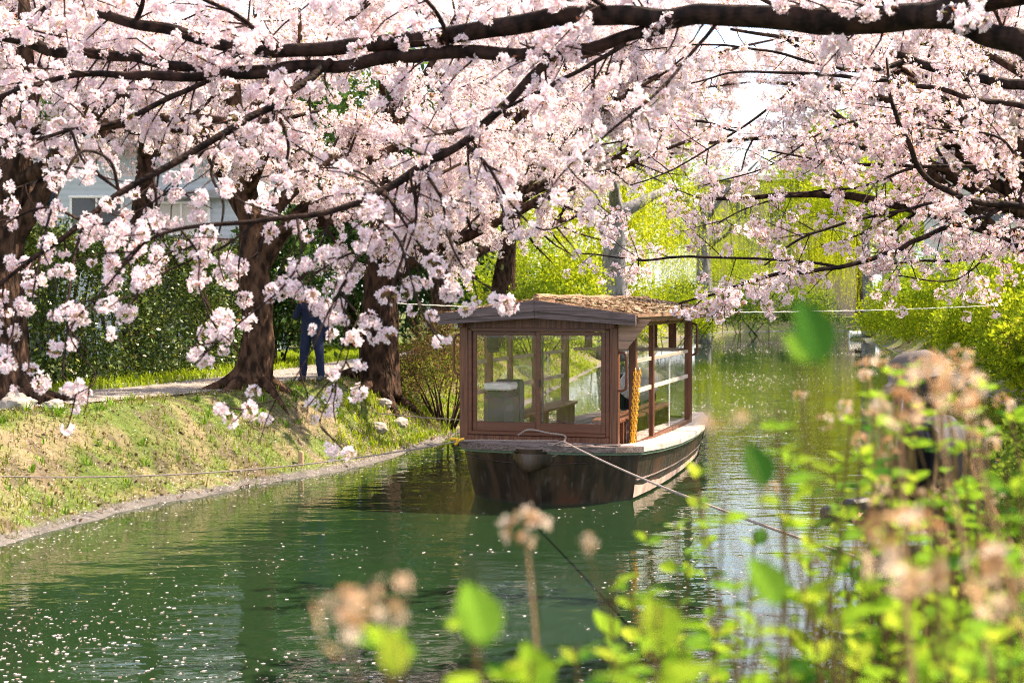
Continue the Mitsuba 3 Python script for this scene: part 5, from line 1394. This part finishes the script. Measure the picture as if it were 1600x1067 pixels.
def hydrangea(label, stems, heads, grp=None, extra=0.7, solo=(), more=0):
    """stems: (px, py, Y, leaf length, bare) tips; heads: (px, py, Y, radius)."""
    key = thing('hydrangea', label, 'hydrangea', grp)
    leaves = []

    def one_stem(tip, bare, L, rad=0.0035):
        foot = np.array([tip[0] * 1.02 + rh.normal(0.05, 0.10) + (0.22 if bare else 0), tip[1] + rh.normal(0.05, 0.12), 0])
        foot[2] = gz(foot[0], foot[1]) - 0.05
        mid = (foot + tip) / 2 + rh.normal(0, 0.05, 3)
        P = spline([foot, mid, tip], 8)
        put('stem', tube(P, np.linspace(rad * 1.5, rad * 0.55, len(P)), 6), 'dry_stem' if bare and L == 0 and rad > 0.0025 else 'stem_bark', key, smooth=True)
        if bare:
            return
        Ls = np.linalg.norm(np.diff(P, axis=0), axis=1).sum()
        s = rh.uniform(0.01, 0.03)
        ph = rh.uniform(0, np.pi)
        while s < min(0.85 * Ls, 1.0):
            t = 1 - s / Ls
            i = min(int(t * (len(P) - 1)), len(P) - 2)
            p = P[i] + (P[i + 1] - P[i]) * (t * (len(P) - 1) - i)
            ax = unit(P[i + 1] - P[i])
            e1 = unit(np.cross(ax, (0.3, 0.9, 0.2)))
            e2 = np.cross(ax, e1)
            k_ = 4 if s < 0.05 else 2
            for q in range(k_):
                if rh.random() < 0.12:
                    continue
                a = ph + q * 2 * np.pi / k_ + rh.normal(0, 0.25)
                y = unit(ax * rh.uniform(0.25, 0.9) + e1 * math.cos(a) + e2 * math.sin(a))
                z = unit(ax - y * (ax @ y) + rh.normal(0, 0.25, 3))
                z = unit(z - y * (z @ y))
                x = np.cross(y, z)
                S = L * rh.uniform(0.55, 1.15) * (0.75 if s < 0.05 else 1.0)
                M = np.eye(4)
                M[:3, 0], M[:3, 1], M[:3, 2], M[:3, 3] = x * S, y * S, z * S, p + y * 0.004
                leaves.append(M)
            s += rh.uniform(0.05, 0.095)
            ph += np.pi / 2

    for px, py, Y, L, bare in stems:
        Y = Y * (0.80 if Y > 1.4 else 1.0)
        one_stem(at(px, py, Y), bare, L)
        if not bare and Y > 1.4:
            for _ in range(int(extra + rh.random())):
                one_stem(at(px + rh.normal(0, 32), py + rh.uniform(15, 130), Y * rh.uniform(0.9, 1.2)), bare, L)
    heads = [(px, py, Y, R * (0.72 if Y > 2.4 else 1)) for px, py, Y, R in heads]
    heads += [(rh.uniform(1340, 1590), rh.uniform(545, 800), rh.uniform(2.0, 3.0), rh.uniform(0.010, 0.019)) for _ in range(more)]
    for px, py, Y, R in heads:
        c = at(px, py, Y)
        one_stem(c, True, 0, 0.0028 if R > 0.02 else 0.0016)
        m = dry_head(rh, c, R, int(14 + 170 * R))
        put('dried_flower_head', m[:2], 'dry', key, smooth=False, color=m[2])
    for px, py, Y, S, k in solo:
        p = at(px, py, Y)
        one_stem(p - (0, 0, S * 0.5), True, 0, 0.0022)
        y = unit(np.array([-0.25, 0.1, 1.0]) + rh.normal(0, 0.15, 3)); z = unit(np.array([0.35, -1.0, 0.25])); x = unit(np.cross(y, z)); z = np.cross(x, y)
        M = np.eye(4)
        M[:3, 0], M[:3, 1], M[:3, 2], M[:3, 3] = x * S, y * S, z * S, p - y * S * 0.5
        inst(numbered(f'{key}__leaf'), LEAF[k], M)
    leaves.sort(key=lambda M: np.linalg.norm(M[:3, 3] - EYE))
    pick = rh.choice(5, len(leaves), p=(0.3, 0.26, 0.2, 0.14, 0.10))
    for i, M in enumerate(leaves[:294]):
        inst(numbered(f'{key}__leaf'), LEAF[pick[i]], M)
    if len(leaves) > 294:
        for i, M in enumerate(leaves[294:]):
            inst(f'{key}__foliage__{i + 1:03d}', LEAF[pick[294 + i]], M)
        labels[f'{key}__foliage'] = {'kind': 'stuff'}
    counts[label[:18]] = len(leaves)


scene['stem_bark'] = principled((0.13, 0.085, 0.035), 0.8, specular=0.2)
HG = None
hydrangea('sparse hydrangea with a lone bent dry flower head at the bottom centre', [(600, 985, 1.5, 0.045, 0), (735, 925, 1.3, 0.05, 0), (830, 1030, 1.6, 0.05, 0), (900, 1010, 2.0, 0.05, 0), (790, 1040, 1.3, 0.04, 0), (970, 1010, 2.0, 0.05, 0), (690, 1075, 1.5, 0.05, 0)],
          [(822, 832, 1.65, 0.026), (612, 935, 1.05, 0.018), (535, 970, 0.95, 0.020), (918, 850, 1.4, 0.010)], HG, 0, [(748, 955, 1.15, 0.055, 1), (612, 1020, 1.1, 0.034, 4), (835, 1045, 1.3, 0.05, 0), (1030, 972, 1.35, 0.055, 2)])
hydrangea('leafy hydrangea right of the bent dry flower head, in front of the boat bow', [(955, 905, 2.5, 0.05, 0), (1010, 830, 2.7, 0.04, 0), (1030, 945, 1.5, 0.055, 0), (1075, 880, 2.9, 0.045, 0), (1090, 770, 3.2, 0.045, 0), (1085, 735, 2.6, 0.035, 0), (1130, 790, 2.5, 0.05, 0), (1150, 900, 2.3, 0.05, 0), (1060, 1000, 1.9, 0.05, 0), (1120, 980, 2.4, 0.045, 0), (990, 990, 2.6, 0.05, 0), (1180, 830, 2.8, 0.05, 0), (1190, 960, 2.0, 0.05, 0)],
          [(1105, 665, 1.2, 0.010), (1150, 660, 1.2, 0.010)], HG)
hydrangea('tall hydrangea with one very blurred green leaf standing highest over the water', [(1215, 640, 2.2, 0.045, 0), (1235, 700, 2.6, 0.045, 0), (1270, 755, 2.9, 0.045, 0), (1265, 830, 2.4, 0.05, 0), (1300, 720, 3.2, 0.045, 0), (1330, 650, 3.3, 0.045, 0), (1325, 790, 2.7, 0.05, 0), (1250, 920, 2.2, 0.05, 0), (1310, 950, 1.9, 0.05, 0), (1220, 1010, 2.0, 0.05, 0), (1345, 700, 3.0, 0.045, 0), (1280, 1000, 2.6, 0.05, 0), (1350, 900, 2.6, 0.05, 0), (1340, 1020, 2.2, 0.05, 0)],
          [(1290, 660, 2.9, 0.026), (1250, 620, 3.0, 0.02), (1355, 575, 3.0, 0.03), (1320, 640, 2.9, 0.026), (1210, 760, 2.7, 0.018), (1260, 870, 2.4, 0.02)], HG, 0.6, [(1272, 515, 1.05, 0.05, 3), (1248, 540, 1.15, 0.03, 1), (1185, 725, 1.5, 0.05, 3), (1200, 905, 1.3, 0.05, 1)])
hydrangea('dense hydrangea covered in dry flower heads in front of the hatted person', [(1365, 610, 3.2, 0.045, 0), (1400, 565, 2.8, 0.04, 0), (1440, 560, 3.1, 0.04, 0), (1475, 585, 3.4, 0.04, 0), (1420, 680, 3.1, 0.045, 0), (1455, 640, 3.2, 0.045, 0), (1375, 730, 2.8, 0.05, 0), (1440, 770, 2.6, 0.05, 0), (1490, 700, 3.2, 0.045, 0), (1395, 830, 2.5, 0.05, 0), (1460, 860, 2.4, 0.05, 0), (1420, 950, 2.0, 0.055, 0), (1500, 800, 2.8, 0.05, 0), (1400, 1030, 2.2, 0.05, 0), (1470, 1000, 2.4, 0.05, 0), (1520, 640, 3.3, 0.045, 0), (1380, 660, 3.4, 0.045, 0), (1345, 820, 3.2, 0.045, 0)],
          [(1452, 590, 1.5, 0.024), (1500, 610, 1.5, 0.026), (1405, 640, 1.6, 0.024), (1440, 575, 2.7, 0.034), (1405, 870, 1.25, 0.04), (1390, 700, 2.6, 0.03), (1500, 560, 2.8, 0.034), (1345, 690, 2.9, 0.026), (1430, 800, 2.6, 0.024), (1470, 620, 2.7, 0.03)], HG, 1.3, (), 12)
hydrangea('dark leaved hydrangea at the bottom right corner with thick brown stems', [(1540, 600, 3.2, 0.045, 0), (1580, 640, 2.9, 0.045, 0), (1545, 720, 2.9, 0.05, 0), (1590, 760, 2.6, 0.05, 0), (1530, 850, 2.6, 0.05, 0), (1580, 880, 2.1, 0.055, 0), (1550, 960, 1.8, 0.06, 0), (1500, 930, 2.2, 0.05, 0), (1600, 1000, 2.0, 0.055, 0), (1520, 1040, 2.0, 0.05, 0), (1620, 560, 2.9, 0.05, 0), (1640, 700, 2.6, 0.05, 0), (1400, 1080, 1.3, 0.01, 1), (1450, 760, 1.5, 0.01, 1)],
          [(1575, 905, 1.2, 0.034), (1545, 690, 2.6, 0.03), (1510, 620, 2.7, 0.03)], HG, 1.3, (), 8)
for c, r, n, lab in (((1.95, 4.75, 1.7), (0.42, 0.5, 0.75), 210, 'small leaved evergreen shrub at the right edge behind the dry flower heads'), ((1.55, 5.2, 1.15), (0.55, 0.5, 0.55), 170, 'low small leaved shrub below the hatted person')):
    bush('small_leaved_shrub', lab, 'shrub', c, r, n, ('small',), None, 9, 'stem_bark')

# ------------------------------------------------------------------ people


def ball(c, r):
    return Manifold.sphere(float(r), 20).translate([float(q) for q in c])


def bone(a, ra, b, rb):
    return Manifold.batch_hull([ball(a, ra), ball(b, rb)])


def blend(parts, edge, it=12):
    m = Manifold.batch_boolean(parts, manifold3d.OpType.Add).refine_to_length(edge).to_mesh()
    t = trimesh.Trimesh(np.array(m.vert_properties[:, :3]), np.array(m.tri_verts), process=True)
    trimesh.smoothing.filter_taubin(t, iterations=it)
    return np.asarray(t.vertices), np.asarray(t.faces)


def chain(pts):
    return [bone(a[0], a[1], b[0], b[1]) for a, b in zip(pts[:-1], pts[1:])]


def hand(wrist, palm_dir, across, curl_dir, s=1.0):
    """A palm with four unequal bent fingers and a thumb from its side."""
    w, d, a, c = (np.asarray(q, float) for q in (wrist, unit(palm_dir), unit(across), unit(curl_dir)))
    out = [Manifold.batch_hull([ball(w, 0.026 * s), ball(w + d * 0.075 * s + a * 0.030 * s, 0.012 * s), ball(w + d * 0.08 * s - a * 0.030 * s, 0.012 * s)])]
    for k, L in enumerate((0.066, 0.074, 0.070, 0.056)):
        p0 = w + d * 0.08 * s + a * (0.030 - 0.02 * k) * s
        p1 = p0 + (d * 0.85 + c * 0.5) * L * 0.45 * s
        p2 = p1 + (d * 0.35 + c * 0.95) * L * 0.35 * s
        p3 = p2 + (c * 0.9 - d * 0.35) * L * 0.28 * s
        out += chain([(p0, 0.0095 * s), (p1, 0.009 * s), (p2, 0.008 * s), (p3, 0.007 * s)])
    t0 = w + d * 0.03 * s + a * 0.026 * s
    out += chain([(t0, 0.012 * s), (t0 + (a * 0.8 + d * 0.5 + c * 0.4) * 0.035 * s, 0.0105 * s), (t0 + (a * 0.7 + d * 0.9 + c * 0.9) * 0.055 * s, 0.0085 * s)])
    return out


def head_parts(c, fwd, s=1.0):
    """Skull, jaw, nose, brows, lips and ears; c is the middle of the skull."""
    c, f = np.asarray(c, float), unit(fwd)
    u = np.array([0, 0, 1.0]); u = unit(u - f * (u @ f)); r = np.cross(f, u)
    P = lambda x, y, z: c + (r * x + f * y + u * z) * s
    out = [Manifold.batch_hull([ball(P(0, -0.015, 0.03), 0.088 * s), ball(P(0, 0.025, 0.02), 0.078 * s)]),
           Manifold.batch_hull([ball(P(0, 0.03, -0.01), 0.068 * s), ball(P(0.025, 0.055, -0.075), 0.028 * s), ball(P(-0.025, 0.055, -0.075), 0.028 * s), ball(P(0, 0.07, -0.095), 0.02 * s)]),
           bone(P(0, 0.098, 0.01), 0.009 * s, P(0, 0.118, -0.028), 0.013 * s), bone(P(-0.017, 0.102, -0.03), 0.008 * s, P(0.017, 0.102, -0.03), 0.008 * s),
           bone(P(-0.022, 0.088, -0.062), 0.008 * s, P(0.022, 0.088, -0.062), 0.008 * s), bone(P(-0.045, 0.085, 0.028), 0.010 * s, P(0.045, 0.085, 0.028), 0.010 * s)]
    for q in (-1, 1):
        out += [Manifold.batch_hull([ball(P(q * 0.082, -0.005, 0.018), 0.014 * s), ball(P(q * 0.078, 0.004, -0.03), 0.009 * s), ball(P(q * 0.088, -0.018, 0.012), 0.010 * s)])]
    return out, P


def person(label, foot, yaw, J, top, legs, face, cap=None, extra=None):
    """J: joints in body space (x right, y forward, z up)."""
    key = thing('person', label, 'person')
    cy, sy = math.cos(yaw), math.sin(yaw)
    W = lambda p: np.asarray(foot, float) + np.array([p[0] * cy - p[1] * sy, p[0] * sy + p[1] * cy, p[2]])
    D = lambda p: np.array([p[0] * cy - p[1] * sy, p[0] * sy + p[1] * cy, p[2]])
    j = {k: W(v) for k, v in J.items()}
    hp, HP = head_parts(j['head'], D(face))
    torso = [Manifold.batch_hull([ball(j['pelvis'] + D((q * 0.075, 0, 0)), 0.105) for q in (-1, 1)] + [ball(j['waist'] + D((q * 0.06, 0, 0)), 0.10) for q in (-1, 1)]),
             Manifold.batch_hull([ball(j['waist'] + D((q * 0.06, 0, 0)), 0.10) for q in (-1, 1)] + [ball(j['chest'] + D((q * 0.09, 0, 0)), 0.105) for q in (-1, 1)]),
             Manifold.batch_hull([ball(j['chest'] + D((q * 0.09, 0, 0)), 0.105) for q in (-1, 1)] + [ball(j['sh_l'], 0.06), ball(j['sh_r'], 0.06)])]
    body = hp + torso + chain([(j['neck'], 0.058), (j['head'] - (0, 0, 0.05), 0.055)]) + [bone(j['chest'] + (0, 0, 0.06), 0.08, j['neck'], 0.06)]
    cloth, trous = list(torso), []
    for s in 'lr':
        body += chain([(j['sh_' + s], 0.05), (j['el_' + s], 0.04), (j['wr_' + s], 0.027)]) + hand(j['wr_' + s], D(J['hd_' + s]), D((1 if s == 'l' else -1, 0.2, 0)), D(J['hc_' + s]))
        body += chain([(j['hip_' + s], 0.08), (j['kn_' + s], 0.055), (j['an_' + s], 0.036)])
        q = j['an_' + s] + (j['wr_' + s] - j['wr_' + s])
        cloth += chain([(j['sh_' + s], 0.072), (j['el_' + s], 0.058), (j['el_' + s] * 0.12 + j['wr_' + s] * 0.88, 0.044)])
        trous += chain([(j['hip_' + s], 0.112), (j['kn_' + s], 0.082), (j['an_' + s] + (0, 0, 0.03), 0.066)])
        t = D((0, 0.16, 0))
        put('shoe', blend([Manifold.batch_hull([ball(j['an_' + s] + (0, 0, -0.02), 0.05), ball(j['an_' + s] + (0, 0, -0.055) - t * 0.25, 0.036), ball(j['an_' + s] + (0, 0, -0.06) + t * 0.5, 0.04), ball(j['an_' + s] + (0, 0, -0.065) + t, 0.032)])], 0.02, 4), 'shoe', key, smooth=True)
    put('body', blend(body, 0.012, 8), 'skin', key, smooth=True)
    grow = [Manifold.batch_hull([ball(j['pelvis'] + D((q * 0.085, 0, -0.04)), 0.125) for q in (-1, 1)] + [ball(j['waist'] + D((q * 0.07, 0, 0)), 0.125) for q in (-1, 1)]),
            Manifold.batch_hull([ball(j['waist'] + D((q * 0.07, 0, 0)), 0.125) for q in (-1, 1)] + [ball(j['chest'] + D((q * 0.10, 0, 0)), 0.128) for q in (-1, 1)]),
            Manifold.batch_hull([ball(j['chest'] + D((q * 0.10, 0, 0)), 0.128) for q in (-1, 1)] + [ball(j['sh_l'], 0.082), ball(j['sh_r'], 0.082), ball(j['neck'], 0.078)])]

    def rumple(m, seed):
        v, f = m
        return v + (meshkit.fbm(v * 9, 3, seed)[:, None] - 0.5) * 0.022 * np.array([1, 1, 0.4]), f

    put('jacket', rumple(blend(grow + cloth[3:], 0.022, 8), 3), top, key, smooth=True)
    put('trousers', rumple(blend(trous + [Manifold.batch_hull([ball(j['hip_l'], 0.115), ball(j['hip_r'], 0.115), ball(j['pelvis'], 0.12)])], 0.022, 8), 5), legs, key, smooth=True)
    hair = [Manifold.batch_hull([ball(HP(0, -0.025, 0.045), 0.094), ball(HP(0, 0.018, 0.06), 0.074)]), Manifold.batch_hull([ball(HP(0, -0.05, 0.0), 0.075), ball(HP(0, -0.05, -0.045), 0.05)])]
    put('hair', blend(hair, 0.015, 6), 'hair', key, smooth=True)
    for q in (-1, 1):
        put('eye', blob(HP(q * 0.032, 0.088, 0.008), (0.011, 0.011, 0.008), 2), 'hair', key, smooth=True)
    return key, j, W, D, HP


pf_ = at(488, 594, 26.8)
pf_[2] = gz(pf_[0], pf_[1]) + 0.02
pk, j, W, D, HP = person('person in navy jacket and trousers on the path holding up a camera with both hands', pf_, math.pi - 0.25,
    dict(pelvis=(0, 0, 0.93), waist=(0, 0.02, 1.06), chest=(0, 0.01, 1.27), neck=(0, 0.02, 1.45), head=(0, 0.05, 1.60), sh_l=(-0.18, 0, 1.39), sh_r=(0.18, 0, 1.39), el_l=(-0.27, 0.14, 1.18), el_r=(0.27, 0.14, 1.18), wr_l=(-0.10, 0.27, 1.40), wr_r=(0.12, 0.26, 1.42),
         hip_l=(-0.10, 0, 0.90), hip_r=(0.10, 0, 0.90), kn_l=(-0.15, 0.03, 0.50), kn_r=(0.15, 0.02, 0.50), an_l=(-0.17, -0.01, 0.10), an_r=(0.18, 0.0, 0.10), hd_l=(0.5, 0.5, 0.6), hd_r=(-0.4, 0.5, 0.6), hc_l=(0.9, 0.3, -0.1), hc_r=(-0.9, 0.3, -0.1)),
    'navy_cloth', 'navy_cloth', (0, 1, -0.12))
ca = thing('handheld_camera', 'small dark camera held up by the person in navy', 'camera')


def dbox(c, s, b=0.008):
    v, f = rbox((0, 0, 0), s, b)
    return np.array([W(np.asarray(c) + p) for p in v]), f


put('camera_body', dbox((0.01, 0.33, 1.515), (0.13, 0.055, 0.085), 0.012), 'camera_body', ca)
put('lens', tube([W((0.01, 0.355, 1.51)), W((0.01, 0.43, 1.505)), W((0.01, 0.44, 1.505))], [0.036, 0.038, 0.034], 14), 'camera_body', ca)
put('bag', dbox((-0.24, -0.10, 0.93), (0.16, 0.24, 0.28), 0.05), 'navy_cloth', pk, label='dark shoulder bag at the hip')

p2 = np.array([1.86, 6.05, 0.0])
p2[2] = max(gz(1.86, 6.05), 0.58)
pk2, j, W, D, HP = person('person in brown hat and grey and black jacket standing behind the leaves on the right', p2, 0.75,
    dict(pelvis=(0.0, -0.12, 0.94), waist=(0, -0.04, 1.10), chest=(0, 0.09, 1.33), neck=(0, 0.16, 1.51), head=(0.0, 0.215, 1.68), sh_l=(-0.19, 0.10, 1.45), sh_r=(0.19, 0.10, 1.45), el_l=(-0.28, 0.20, 1.18), el_r=(0.29, 0.18, 1.16), wr_l=(-0.10, 0.42, 1.08), wr_r=(0.12, 0.42, 1.08),
         hip_l=(-0.10, -0.11, 0.91), hip_r=(0.10, -0.11, 0.91), kn_l=(-0.13, 0.02, 0.50), kn_r=(0.13, 0.01, 0.50), an_l=(-0.13, -0.05, 0.10), an_r=(0.13, -0.06, 0.10), hd_l=(0.4, 0.6, 0.5), hd_r=(-0.4, 0.6, 0.5), hc_l=(0.9, 0.3, 0.1), hc_r=(-0.9, 0.3, 0.1)),
    'black_cloth', 'black_cloth', (0.0, 1, -0.25))
hb = np.array([HP(x, y, z) for x, y, z in [(0, 0, 0)]])
prof = [(0.002, 0.165), (0.06, 0.158), (0.095, 0.13), (0.107, 0.075), (0.112, 0.055), (0.150, 0.035), (0.152, 0.030), (0.112, 0.044)]
v, f = lathe(prof, 26)
put('hat', (np.array([HP(q[0], q[1] * 1.12 - 0.005, q[2] - 0.012 * (q[1] > 0.09)) for q in v]), f), 'hat_cloth', pk2, smooth=40, label='brown brimmed hat')
sc_ = blend([Manifold.batch_hull([ball(W((q * 0.07, 0.10 + 0.03 * k, 1.455 + 0.055 * k)), 0.080 - 0.012 * k) for q in (-1, 1)]) for k in range(2)] + [bone(W((-0.15, 0.07, 1.45)), 0.084, W((0.15, 0.07, 1.45)), 0.084)], 0.02, 6)
put('hood', sc_, 'grey_cloth', pk2, smooth=True, label='grey hood over the shoulders')
put('earphone_cord', tube(spline([HP(-0.085, 0.02, -0.01), HP(-0.075, 0.055, -0.09), W((-0.09, 0.26, 1.45)), W((-0.05, 0.25, 1.28))], 5), 0.0022, 5), 'white_paint', pk2)
ca = thing('handheld_camera', 'black camera with a long lens held by the person in the brown hat', 'camera')
put('camera_body', dbox((0.01, 0.52, 1.14), (0.14, 0.07, 0.10), 0.014), 'camera_body', ca)
put('lens', tube([W((0.01, 0.55, 1.13)), W((0.01, 0.66, 1.10)), W((0.01, 0.68, 1.095))], [0.038, 0.044, 0.046], 14), 'camera_body', ca)
bg = thing('shoulder_bag', 'black shoulder bag hanging from the person in the brown hat', 'bag')
put('bag_body', dbox((-0.36, 0.05, 0.92), (0.18, 0.34, 0.30), 0.06), 'black_cloth', bg)
put('bag_strap', tube(spline([W((-0.36, -0.10, 1.04)), W((-0.32, -0.05, 1.24)), W((-0.17, 0.05, 1.54)), W((-0.25, 0.22, 1.24)), W((-0.36, 0.20, 1.04))], 5), 0.014, 6), 'black_cloth', bg)
